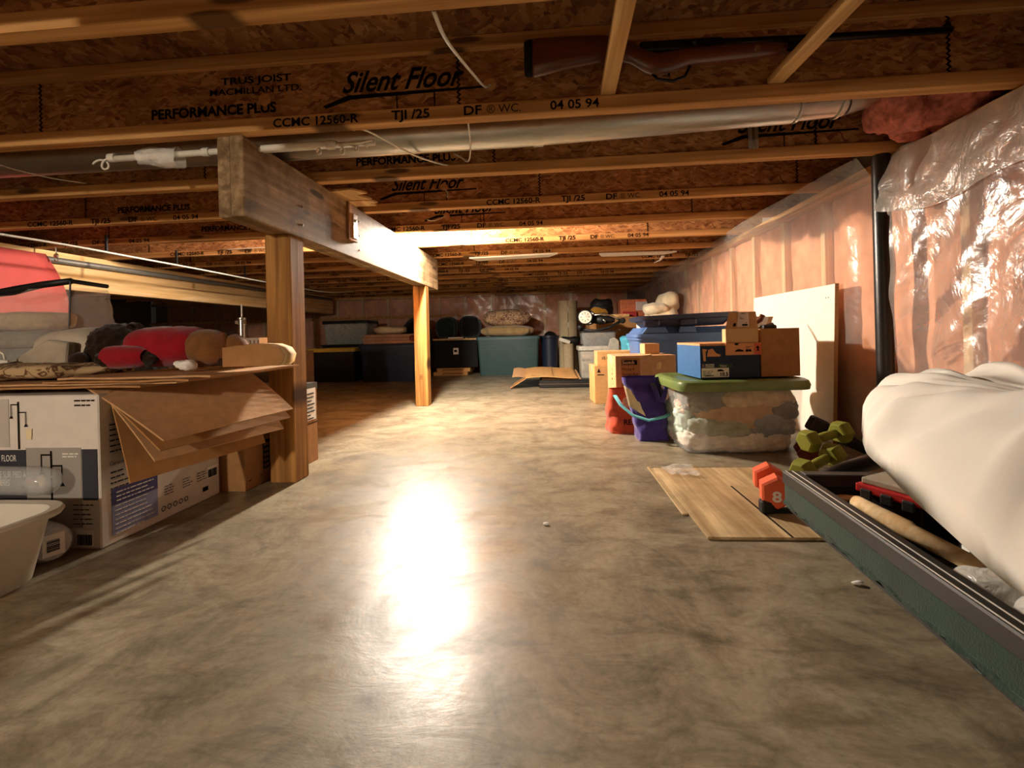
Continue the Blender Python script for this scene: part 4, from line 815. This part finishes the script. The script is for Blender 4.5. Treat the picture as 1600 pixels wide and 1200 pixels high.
tool('wooden_spatula','pale wooden spatula in the far end of the tray', M_WD, [(.05,-.058,.10),(.12,-.07,.105),(.20,-.085,.10),(.27,-.10,.095)], [.014,.018,.02,.014], .35)
tool('steel_ladle','small shiny metal ladle beside the rolling pin', M_STEEL, [(.12,-.40,.09),(.125,-.42,.092),(.13,-.44,.085)], [.006,.013,.008])
tool('black_handle_knife','black handled utensil under the red edged case', M_BLACK, [(.08,-.12,.062),(.16,-.17,.072),(.22,-.20,.075)], [.01,.016,.013])
gb = thing('glass_box', 'clear trimmed box with dark label in the tray', 'box', inT(.20,-.30,.0575), TRZ-14); B().box(0,.10,-.05,0,0,.05,.002).obj('body', plain('#3a342c',.3), gb); B().box(-.002,.102,-.052,.002,.05,.054,.001).obj('lid', plain('#a89a80',.4), gb); B().box(-.0015,0,-.05,-.02,.004,.046).obj('end_label', M_LABEL, gb)
for q, (x,y,z,r_,lab) in enumerate(((.15,-.47,.085,(.055,.06,.035),'crumpled clear plastic bag far end of the heap in the tray'),(.17,-.58,.088,(.07,.075,.04),'crumpled translucent bag in the middle of the tray'),(.19,-.71,.085,(.08,.075,.04),'crumpled grey bag at the near end of the tray'))):
    o = B().ball((0,0,0), r_, 34, (.9,.9), .35, 14, q*5+1).obj('plastic_bag', clear('bag_film',(.85,.80,.72,1),.72,.2,.5,25) if q == 0 else bpy.data.materials['bag_film'], None, inT(x,y,z+.01), smooth=True); tag(o, lab, 'plastic bag', 'crumpled bags in the tray')
# big white comforter / pillow on the tray
M_PILL = plain('#e8e3d8',.95,.04,8,.1,.05)
def bigpillow():
    rx, ry = .29, .77
    def top(u, v):          # u across, v along; outline is a superellipse with gathered folds at the rim
        a, r_ = u*2*math.pi, v
        ex = .72; cx_ = math.copysign(abs(math.cos(a))**ex, math.cos(a)); sy_ = math.copysign(abs(math.sin(a))**ex, math.sin(a))
        return cx_*rx*r_, sy_*ry*r_
    b = B(); t = b.bm; nu, nv = 160, 34; rings = []
    for sgn in (1,-1):
        for j in range(nv+1):
            v = j/nv if sgn == 1 else 1-j/nv
            if sgn == -1 and j == 0: continue
            if v == 0: continue
            ring = []
            for i in range(nu):
                a = 2*math.pi*i/nu; x, y = top(i/nu, v)
                h = (1-v**2.6)**.62
                fold = .040*(1-2.2*abs(noise.noise(Vector((math.cos(a)*5.5, math.sin(a)*5.5, v*1.2+sgn)))))*v**2.2*h**.5*1.5 + .012*math.sin(a*23+3*noise.noise(Vector((a,v,0))))*v**4*h**.3
                big = .05*noise.noise(Vector((x*3.5,y*2.6,1.7)))*h + .014*noise.noise(Vector((x*11,y*8,4)))*h
                z = sgn*(.165 if sgn > 0 else .05)*h + fold + big*(1 if sgn > 0 else .3)
                for a0, wd_, am in ((96,4,-.03),(106,5,.03),(117,4,-.034),(128,5,.03),(140,4,-.034),(153,5,.026),(166,4,-.03),(180,6,.02),(196,5,-.024)):
                    da = (math.degrees(a)-a0-6*math.sin(v*5)); z += .75*am*math.exp(-(da/wd_)**2)*max(0,(v-.6)/.4)**1.2*h**.4
                k = 1+.03*noise.noise(Vector((math.cos(a)*5,math.sin(a)*5,0)))*v
                ring.append(t.verts.new((x*k, y*k, z)))
            rings.append(ring)
    for p, q in zip(rings, rings[1:]):
        for i in range(nu): t.faces.new((p[i],p[(i+1)%nu],q[(i+1)%nu],q[i]))
    t.faces.new(rings[0][::-1]); t.faces.new(rings[-1])
    bmesh.ops.recalc_face_normals(t, faces=t.faces[:]); return b
pl = bigpillow().obj('bed_pillow', M_PILL, None, (.846,.713,.262), (R(1.4),R(-6),R(-18.6)), smooth=True); tag(pl, 'large white stuffed pillow lying across the tray', 'pillow')
# debris
for (x,y,l,s_,lab) in ((.60,1.02,.012,3,'small white scrap of debris on the floor by the tray'),(-.03,1.31,.008,5,'tiny pale crumb on the floor in front of the plywood')):
    tag(B().ball((0,0,.004),(l,.006,.004),10,(1,1),.4,90,s_).obj('debris', M_LABEL, None, (x,y,0)), lab, 'debris')
# ------------------------------------------------------------------ left side objects
M_BOXW = plain('#d8cfc4',.6,.05,25,.3,.03); M_BOXG = plain('#9b948c',.6,.06,12,.3,.02); M_SLATE = plain('#35343c',.55,.08,20,.3,.02); M_LAV = plain('#8f93b4',.6,.08,8,.3,.02); M_VIO = plain('#4a4578',.6,.08,12,.3,.02)
lb = thing('floor_lamp_box', 'large white printed floor lamp carton under the cardboard sheets', 'box', (-1.157,1.13,0), 0)
B().box(-.46,0,0,.437,0,.395,.003).obj('body', M_BOXW, lb)
decal('photo_panel', M_BOXG, lb, .155,.205,(-.205,-.0008,.055)); decal('photo_panel', plain('#b8b0a6',.6,.06,12,.3,.02), lb, .2,.125,(-.45,-.0008,.262))
decal('dark_panel', M_SLATE, lb, .255,.17,(-.458,-.0016,.085)); decal('dark_strip', M_SLATE, lb, .042,.13,(-.047,-.0016,.126))
for q, s_ in enumerate(('6-LIGHT FLOOR','LAMPE SUR PIED \u00c0','6 LUMI\u00c8RES')): text(s_, .0235, M_WINK, lb, ((-.23,-.203,-.25)[q],-.0028,(.226,.184,.163)[q]), align='RIGHT', sx=.56)
def lampart(x, z, s, mat=M_INK):
    b = B(); T = .0045*s
    b.box(x-T/2,x+T/2,-.0030,-.0024,z-.15*s,z+.02*s); b.box(x-.028*s,x,-.0030,-.0024,z+.008*s,z+.012*s); b.box(x-.029*s,x-.0265*s,-.003,-.0024,z-.03*s,z+.012*s); b.box(x,x+.03*s,-.0030,-.0024,z-.02*s,z-.016*s); b.box(x+.028*s,x+.0305*s,-.003,-.0024,z-.06*s,z-.016*s)
    b.prism([(x-.034*s,z-.04*s),(x-.022*s,z-.04*s),(x-.028*s,z-.028*s)],-.003,-.0024,'xz'); b.prism([(x+.022*s,z-.07*s),(x+.036*s,z-.07*s),(x+.029*s,z-.058*s)],-.003,-.0024,'xz')
    return b.obj('lamp_picture', mat, lb)
lampart(-.132,.232,1.0); lampart(-.222,.365,.72)
for xx, zz in ((-.16,.178),(-.193,.302)): B().prism([(xx-.007,zz-.02),(xx+.007,zz-.02),(xx+.009,zz+.008),(xx-.009,zz+.008)],-.0026,-.002,'xz').obj('bulb_picture', plain('#d8c8a0',.6), lb)
lines(lb,.05,2,.007,(-.1,-.0024,.243),th=.003,mat=M_WINK); lines(lb,.06,5,.012,(-.075,-.0012,.112),th=.0025); 
lines(lb,.06,2,.012,(-.065,-.0012,.378),th=.004)
decal('white_label', M_LABEL, lb, .05,.042,(-.068,-.0012,.008)); barcode(lb,.04,.027,(-.064,-.0022,.011),n=12,seed=4)
# right face of the lamp box
decal('lavender_panel', M_LAV, lb, .145,.10,(.0008,.03,.022),RIGHTF); decal('violet_band', M_VIO, lb, .145,.042,(.0014,.03,.10),RIGHTF)
lines(lb,.12,3,.011,(.0026,.042,.130),RIGHTF,.003,M_WINK,2); lines(lb,.125,7,.012,(.0020,.038,.095),RIGHTF,.0025,M_WINK,5)
for q in range(2): lines(lb,.06,6,.014,(.0012,.028,.31-.125*q),RIGHTF,.003,seed=q)
text('Caract\u00e9ristiques', .014, M_INKB, lb, (.0012,.026,.205), RIGHTF)
for q, yy in enumerate((.20,.27,.33)): lines(lb,.045,4,.008,(.0012,yy,.095),RIGHTF,.002,seed=q+3)
for q in range(5): B().tube([(.0012,.195+.022*q+.007*math.cos(R(a)),.033+.007*math.sin(R(a))) for a in range(0,361,45)],.0012,4,flat=.5).obj('recycling_mark', M_INK, lb)
decal('warning_mark', M_INK, lb, .024,.014,(.001,.355,.03),RIGHTF); decal('white_label', M_LABEL, lb, .052,.04,(.0008,.375,.065),RIGHTF); barcode(lb,.042,.026,(.0018,.38,.069),RIGHTF,12,9)

c1 = thing('cardboard_box', 'small brown box with barcode label between lamp carton and post', 'box', (-1.072,1.578,0)); B().box(-.15,0,0,.21,0,.24,.002).obj('body', M_CARD2, c1)
for (a,b_) in ((.02,.03),(.085,.03),(.02,.15),(.085,.15)): B().box(.0,.0008,a,a+.012,b_,b_+.003).obj('corner_mark', M_INK, c1)
B().box(0,.0008,.105,.145,.05,.155).obj('label_frame', M_INK, c1)
for q in range(5): B().box(.0008,.0014,.11,.14,.056+.019*q,.068+.019*q).obj('label_line', plain('#8a6a48',.8), c1)
B().prism([(-.14+.03*math.cos(R(a)), .12+.04*math.sin(R(a))) for a in range(-90,91,20)],-.001,0,'xz').obj('swoosh_mark', M_INK, c1)
c2 = thing('cardboard_box', 'brown box with white shipping label behind the thick post', 'box', (-1.03,1.80,0)); B().box(-.33,0,0,.215,0,.335,.002).obj('body', M_CARD2, c2)
decal('shipping_label', M_LABEL, c2, .10,.135,(.0008,.10,.18),RIGHTF); text('FRAGILE 0427', .02, M_INK, c2, (.0018,.13,.305), (R(90),R(90),R(90))) if False else lines(c2,.08,8,.015,(.0018,.11,.29),RIGHTF,.005,M_INK)
B().box(-.332,.001,-.001,.217,.31,.337).obj('tape', plain('#4b4a44',.4), c2); B().box(0,.0006,0,.215,.165,.169).obj('crease', M_INKB, c2)

# drooping cardboard flaps fanned over the lamp carton
def slab(q, mat, nm, par, sag=0, th=.005):
    A, Bq, C, D = [Vector(p) for p in q]
    def f(u, v):
        p = (A.lerp(Bq,u)).lerp(D.lerp(C,u), v); p.z += sag*math.sin(v*math.pi); return p
    return B().sheet(6,8,f,th).obj(nm, mat, par, smooth=False)
M_C4 = plain('#a87a4a',.85,.1,30,.15,.06)
for k, (q, mt, lab) in enumerate((
  (((-1.215,1.15,.411),(-.985,1.50,.411),(-.87,1.534,.290),(-.965,1.11,.278)), M_CARD, 'topmost drooping cardboard sheet with a bright lit edge'),
  (((-1.20,1.16,.406),(-1.0,1.53,.406),(-.89,1.55,.259),(-1.0,1.139,.246)), M_C4, 'second drooping cardboard sheet under the topmost one'),
  (((-1.19,1.165,.402),(-1.02,1.54,.402),(-.92,1.56,.220),(-1.03,1.155,.216)), M_CARD, 'third drooping cardboard sheet in the fan'),
  (((-1.165,1.165,.398),(-1.06,1.55,.398),(-.99,1.565,.172),(-1.10,1.155,.160)), M_C4, 'lowest and steepest drooping cardboard sheet in the fan'))):
    base = Vector(q[0]); o = slab([Vector(p)-base for p in q], mt, 'cardboard_sheet', None, .004); o.location = base; tag(o, lab, 'cardboard', 'drooping cardboard sheets')
# flat stack
for k, (x0,x1,y0,y1,mt,lab) in enumerate(((-1.75,-1.02,1.12,1.60,M_CARD2,'lowest flat cardboard sheet lying on the lamp carton'),(-1.75,-.95,1.13,1.58,M_CARD,'second flat cardboard sheet from the bottom of the stack'),(-1.30,-.90,1.12,1.60,M_CARD2,'third flat cardboard sheet, reaching toward the post'),(-1.28,-.865,1.14,1.58,M_CARD,'top flat cardboard sheet under the plush bear'))):
    o = B().sheet(10,4,lambda u,v: Vector((x0+(x1-x0)*u-x0, (y1-y0)*v, .004*noise.noise(Vector((u*4,v*3,k))))),.005).obj('cardboard_sheet', mt, None, (x0,y0,.4175+.0065*k), (0,0,R((-1,.6,-.5,1)[k]))); tag(o, lab, 'cardboard', 'flat cardboard sheets on the lamp carton')
SZ = .446
cu = thing('curled_carton', 'curled end of a brown carton lying by the post', 'cardboard', (-.95,1.31,SZ), 3)
pr = [(.0,.003),(.0,.058),(.05,.064),(.10,.068),(.14,.066),(.17,.055),(.183,.035),(.176,.012),(.165,.003)]
B().prism(pr, 0,.004,'xz').obj('panel', M_CARD2, cu)
B().loft([[(x,0,z),(x,.07,z),(x*.985,.07,z*.97),(x*.985,0,z*.97)] for x,z in pr[1:]]).obj('curl', M_KRAFT, cu, smooth=True)
# plush bear
M_FUR = fabric('#241509',.4,60,90); M_RED = fabric('#8e1420',.15,20,250); M_TAN = fabric('#7a5028',.2,40,120)
def remesh(parts, vox=.008, sm=6):
    b = B()
    for c, r_ in parts: b.ball(c, r_, 20)
    o = b.obj('tmp', M_FUR); md = o.modifiers.new('r','REMESH'); md.mode = 'VOXEL'; md.voxel_size = vox; md.use_smooth_shade = True
    m2 = o.modifiers.new('s','SMOOTH'); m2.iterations = sm; m2.factor = .5
    bpy.context.view_layer.update(); me = bpy.data.meshes.new_from_object(o.evaluated_get(bpy.context.evaluated_depsgraph_get())); bpy.data.objects.remove(o); return me
be = thing('plush_bear', 'dark brown plush bear in a red shirt lying on the cardboard', 'plush toy', (-1.17,1.37,SZ+.004))
me = remesh([((-.16,-.005,.068),(.075,.072,.068)),((-.19,-.05,.03),(.035,.035,.03)),((-.145,.045,.115),(.03,.012,.03)),((-.02,0,.058),(.12,.075,.056)),((.09,.02,.055),(.07,.06,.052)),((.15,.03,.05),(.05,.05,.05)),((.165,-.01,.045),(.03,.03,.045)),((-.05,-.075,.028),(.09,.032,.027)),((-.115,-.085,.026),(.035,.03,.026))])
for v in me.vertices:
    n = noise.noise(v.co*60)*.006+noise.noise(v.co*140)*.006; v.co += v.normal*n
me.materials.clear(); me.materials.append(M_FUR); me.name = 'body'; link('body', me, be)
def shirt(u, v):
    a = u*2*math.pi; x = -.095+.205*v; e_ = max(0,abs(v-.5)-.40)*10; ry = .080-.012*abs(v-.4)-.016*e_; rz = .063-.008*abs(v-.4)-.013*e_
    n = .006*noise.noise(Vector((v*5,math.cos(a)*2,math.sin(a)*2)))
    return Vector((x, (ry+n)*math.cos(a), max(.001,.060+(rz+n)*math.sin(a))))
B().sheet(36,14,shirt).obj('shirt', M_RED, be, smooth=True)
B().sheet(24,8,lambda u,v: Vector((-.115+.12*v, -.078+(.034+.002*math.sin(v*3)-.010*max(0,v-.85)*6)*math.cos(u*6.283), max(.001,.034+(.032+.002*math.sin(v*5)-.010*max(0,v-.85)*6)*math.sin(u*6.283))))).obj('sleeve', M_RED, be, smooth=True)
B().ball((.135,.0,.055),(.062,.066,.055),24,(.9,.9),.08,20).obj('leg_pad', M_TAN, be, smooth=True); B().ball((.19,.04,.048),(.035,.05,.046),18).obj('leg_pad', M_TAN, be, smooth=True)
B().ball((-.2,-.085,.03),(.03,.022,.022),16).obj('muzzle', M_FUR, be, smooth=True)
tag(ridged(B().ball((0,0,.010),(.024,.018,.010),24,(.6,.6),.5,40),.004,40,2).obj('paper_scrap', M_LABEL, None, (-1.045,1.285,SZ+.002), smooth=True), 'pale crumpled scrap beside the bear on the cardboard', 'paper')
# patterned cloth and white pillow at left
cz = B().ball((0,0,.02),(.19,.13,.022),46,(.6,.7),.25,16,3).obj('patterned_cloth', pattern('brown_print','#b59a72','#5e3c1c',34), None, (-1.47,1.30,.4315), (0,0,R(4)), smooth=True); tag(cz, 'brown and cream patterned cloth bunched under the white pillow', 'cloth')
pillow('small_pillow', 'small off-white pillow beside the bear head', (-1.47,1.40,.452), (.12,.085,.062), fabric('#b9ad9a'), 3, nz=.15)
tri = B().prism([(-.14,0),(.08,0),(.09,.075),(.02,.085)],0,.03,'xz',.008).obj('folded_towel', fabric('#a89c88'), None, (-1.50,1.285,.456), smooth=False); tag(tri, 'folded off-white towel slanting in front of the small pillow', 'towel')
# zip bag with towels
zb = thing('zipper_bag', 'clear plastic zipper bag with black top edge holding towels', 'bag', (-1.85,1.60,SZ+.001), -4)
M_ZIP = clear('zip_plastic', (.9,.75,.65,1), .22, .1, .9, 12)
def zf(u, v):
    pts = rrect(.46,.22,.02,3); k = u*len(pts); i = int(k)%len(pts); j = (i+1)%len(pts); t = k-int(k)
    x = pts[i][0]*(1-t)+pts[j][0]*t; y = pts[i][1]*(1-t)+pts[j][1]*t
    n = .012*(1-2*abs(noise.noise(Vector((x*9+v*6,y*9,v*4)))))
    return Vector((x*(1-.06*v)+n*.4, y*(1-.35*v)-n, .285*v*(1-.04*math.sin(x*6+1)) ))
B().sheet(64,14,zf).obj('bag_film', M_ZIP, zb, smooth=True)
B().tube([(-.22,-.075,.285),(-.12,-.075,.262),(-.02,-.072,.272),(.1,-.072,.288),(.215,-.07,.296)],[.011,.013,.016,.012,.011],8).obj('zipper_band', M_BLACK, zb, smooth=True)
B().tube([(.218,-.075,.295),(.222,-.085,.15),(.226,-.11,.0)],.003,6).obj('edge_piping', M_BLACK, zb); B().tube([(.215,-.07,.296),(.21,.06,.29)],.008,6).obj('zipper_band', M_BLACK, zb)
for q, (c_, x, z, r_, lab) in enumerate((('#6f7a78',-.06,.035,(.15,.085,.035),'grey blue folded towel at the bottom of the zipper bag'),('#7d827a',-.07,.10,(.14,.085,.032),'grey green folded towel in the middle of the zipper bag'),('#b0a083',-.06,.165,(.15,.085,.034),'cream folded towel on top inside the zipper bag'),('#a58a74',.09,.03,(.07,.08,.03),'pinkish folded cloth at the right in the zipper bag'))):
    o = B().ball((0,0,0),r_,30,(.5,.6),.12,12,q).obj('folded_towel', fabric(c_,.15,60,90), None, Vector((-1.85,1.60,SZ+.002))+Matrix.Rotation(R(-4),3,'Z')@Vector((x,0,z)), (0,0,R(-4)), smooth=True); tag(o, lab, 'towel', 'towels in the zipper bag')
# white charger with cord at far left
gg = thing('power_adapter', 'white plug adapter with looped cord at the left edge', 'adapter', (-1.60,1.23,.462)); B().box(-.06,.0,0,.03,0,.028,.006,seg=2).obj('body', M_WHITE, gg); B().tube([(0,.015,.014),(.03,.015,.018),(.05,.015,.018)],[.009,.006,.004],8).obj('nozzle', M_WHITE, gg, smooth=True); B().tube([(.035,.02,.02),(.03,.02,.04),(.0,.03,.05),(-.06,.03,.045)],.003,6).obj('cord', M_CABLE, gg, smooth=True)
# hand pump
hp = thing('hand_pump', 'chrome hand pump standing behind the curled cardboard', 'pump', (-1.085,1.60,SZ+.0))
B().box(-.05,.045,-.03,.03,0,.007,.002).obj('base', M_STEEL, hp); B().lathe([(.016,.007),(.0135,.02),(.0115,.035),(.0115,.15),(.014,.152),(.014,.158),(.002,.160)],18).obj('barrel', M_STEEL, hp, smooth=True, angle=40); B().tube([(0,0,.158),(0,0,.205)],.003,8).obj('plunger_rod', M_STEEL, hp); B().box(-.022,.012,-.008,.008,.135,.15,.002).obj('clamp', M_STEEL, hp); B().lathe([(.004,-.004),(.004,.004)],10).obj('screw', M_STEEL, hp, (0,-.014,.04), FRONT)
# dim clutter left behind the post
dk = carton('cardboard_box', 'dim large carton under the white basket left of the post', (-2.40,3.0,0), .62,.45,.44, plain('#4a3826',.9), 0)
bs_ = thing('white_basket', 'white slotted plastic basket in the dim area left of the post', 'basket', (-2.08,3.12,.4445), 6)
for x0,y0,x1,y1 in ((-.12,-.08,.12,-.08),(.12,-.08,.12,.08),(-.12,.08,.12,.08),(-.12,-.08,-.12,.08)):
    if y0 == y1:
        for q in range(9): B().box(x0+.0267*q,x0+.0267*q+.014,y0-.002,y0+.002,.0,.085).obj('slat', M_WHITE, bs_)
        B().box(x0,x1,y0-.003,y0+.003,.085,.1).obj('rim', M_WHITE, bs_); B().box(x0,x1,y0-.003,y0+.003,0,.012).obj('band', M_WHITE, bs_); B().box(x0,x1,y0-.003,y0+.003,.04,.05).obj('band', M_WHITE, bs_)
    else: B().box(x0-.003,x0+.003,y0,y1,0,.1).obj('end_panel', M_WHITE, bs_)
ps = thing('perforated_panel', 'pale box with a row of round holes beside the basket', 'box', (-1.93,3.2,.4445)); B().box(0,.14,0,.1,0,.14,.004).obj('body', plain('#9a9384',.6), ps)
for q in range(4): B().lathe([(.012,0),(.012,.002)],14).obj('hole', M_BLACK, ps, (.02+.034*q,0,.09), FRONT)
# pink red sheet over the left beam
rs = B().sheet(14,10,lambda u,v: Vector((.012+.055*v+.02*math.sin(v*3), -.95+ (1.17+.10*(1-(1-v)**2) )*u, .26-.44*v)),.004).obj('red_mat', plain('#c4524c',.6,.06,10,.3,.02), None, (-3.275,2.63,.86), smooth=True); tag(rs, 'red vinyl mat hanging beside the pale left beam', 'mat')
# tub, cup, bottle
M_TUB = plain('#d8d2c2',.45,.05,15,.45,.03)
tu = thing('wash_basin', 'white plastic wash basin at the left edge of the floor', 'basin', (-1.295,.90,0), 0)
B().rr([(0,.27,.17,.05),(.008,.285,.185,.055),(.145,.345,.225,.065),(.145,.385,.262,.08),(.153,.395,.272,.085),(.160,.385,.262,.08),(.157,.345,.225,.065),(.012,.265,.165,.05)],6).obj('body', M_TUB, tu, smooth=True, angle=45)
cp = thing('plastic_jar', 'grey translucent jar lying on its side with a barcode sticker', 'jar', (-1.36,1.115,.046), rot=(0,R(90),R(-22)))
B().lathe([(.04,0),(.045,.01),(.045,.14),(.043,.158),(.036,.168),(.001,.17)],26).obj('body', clear('grey_jar',(.62,.62,.64,1),.75,.15), cp, smooth=True, angle=50)
stk = decal('sticker', M_LABEL, cp, .052,.042,(-.026,-.02,.1705),TOP); barcode(cp,.028,.024,(-.012,-.012,.1715),TOP,9,3)
bo = thing('plastic_bottle', 'clear plastic bottle lying above the jar', 'bottle', (-1.50,1.075,.195), rot=(0,R(92),R(3)))
B().lathe([(.03,0),(.034,.02),(.035,.22),(.03,.255),(.014,.272),(.001,.276)],24).obj('body', clear('clear_bottle',(.8,.82,.82,1),.30,.08), bo, smooth=True)

# ------------------------------------------------------------------ pieces of parts go one level deeper
SUBS = {'clear_storage_bin':{'lid_handle':'lid'}, 'storage_bin':{'lid_ridge':'lid','groove_line':'body','latch':'lid'},
 'shoe_box':{'lettering':'size_label','barcode':'size_label','shoe_mark':'size_label','printed_lines':'size_label','finger_hole':'lid_band','icon':'lid_band','red_print':'lid_band','shoe_print':'body','wash_icon':'body'},
 'small_carton':{'label_print':'shipping_label'}, 'moving_box':{'lettering':'body','dark_band':'printed_panel','side_print':'body','arrow_mark':'body','torn_patch':'body'},
 'floor_lamp_box':{'lettering':'dark_panel','lamp_picture':'photo_panel','bulb_picture':'photo_panel','barcode':'white_label'},
 'cardboard_box':{'label_line':'label_frame','corner_mark':'body','swoosh_mark':'body','printed_lines':'shipping_label','crease':'body'},
 'tote_bag':{'lettering':'body','printed_patch':'body'}, 'plush_bear':{'sleeve':'shirt','muzzle':'body'}, 'rifle':{'trigger':'trigger_guard','sling_stud':'stock','front_sight':'barrel','butt_pad':'stock'},
 'black_chest':{'tag_print':'tag'}, 'beam_bracket':{'bolt':'strap'}, 'plastic_jar':{'barcode':'sticker'}, 'shallow_tray':{'white_stripe':'rim','frayed_edge':'side_panel'}, 'carpet_roll':{'seam':'sheet','tape':'sheet'},
 'support_beam':{'nail_head':'ply'}, 'dumbbell':{'number':'weight_head'}, 'flattened_carton':{'crease':'panel','printed_lines':'panel'}, 'bucket':{'label_band':'body'}, 'flat_box':{'printed_lines':'body'}, 'hand_pump':{'screw':'barrel','clamp':'barrel'}, 'perforated_panel':{'hole':'body'}, 'round_duct':{'crimp_ring':'end_collar'},
 'floor_joist':{'web_seam':'web','knockout_plug':'web','logo_stroke':'web','chalk_mark':'web','lettering':None}}
nm = lambda o: o.name.split('.')[0]
for t in [o for o in COL.objects if o.parent is None and nm(o) in SUBS]:
    kids = [o for o in t.children]; first = {}
    for k in kids: first.setdefault(nm(k), k)
    for k in kids:
        if nm(k) not in SUBS[nm(t)]: continue
        p = SUBS[nm(t)][nm(k)] or ('bottom_flange' if k.location.z < .03 else 'web')
        if nm(t) == 'support_beam': p = 'ply'
        tgt = first.get(p)
        if tgt is None or tgt == k: continue
        mb_ = tgt.matrix_basis.copy(); k.parent = tgt; k.matrix_parent_inverse = mb_.inverted()
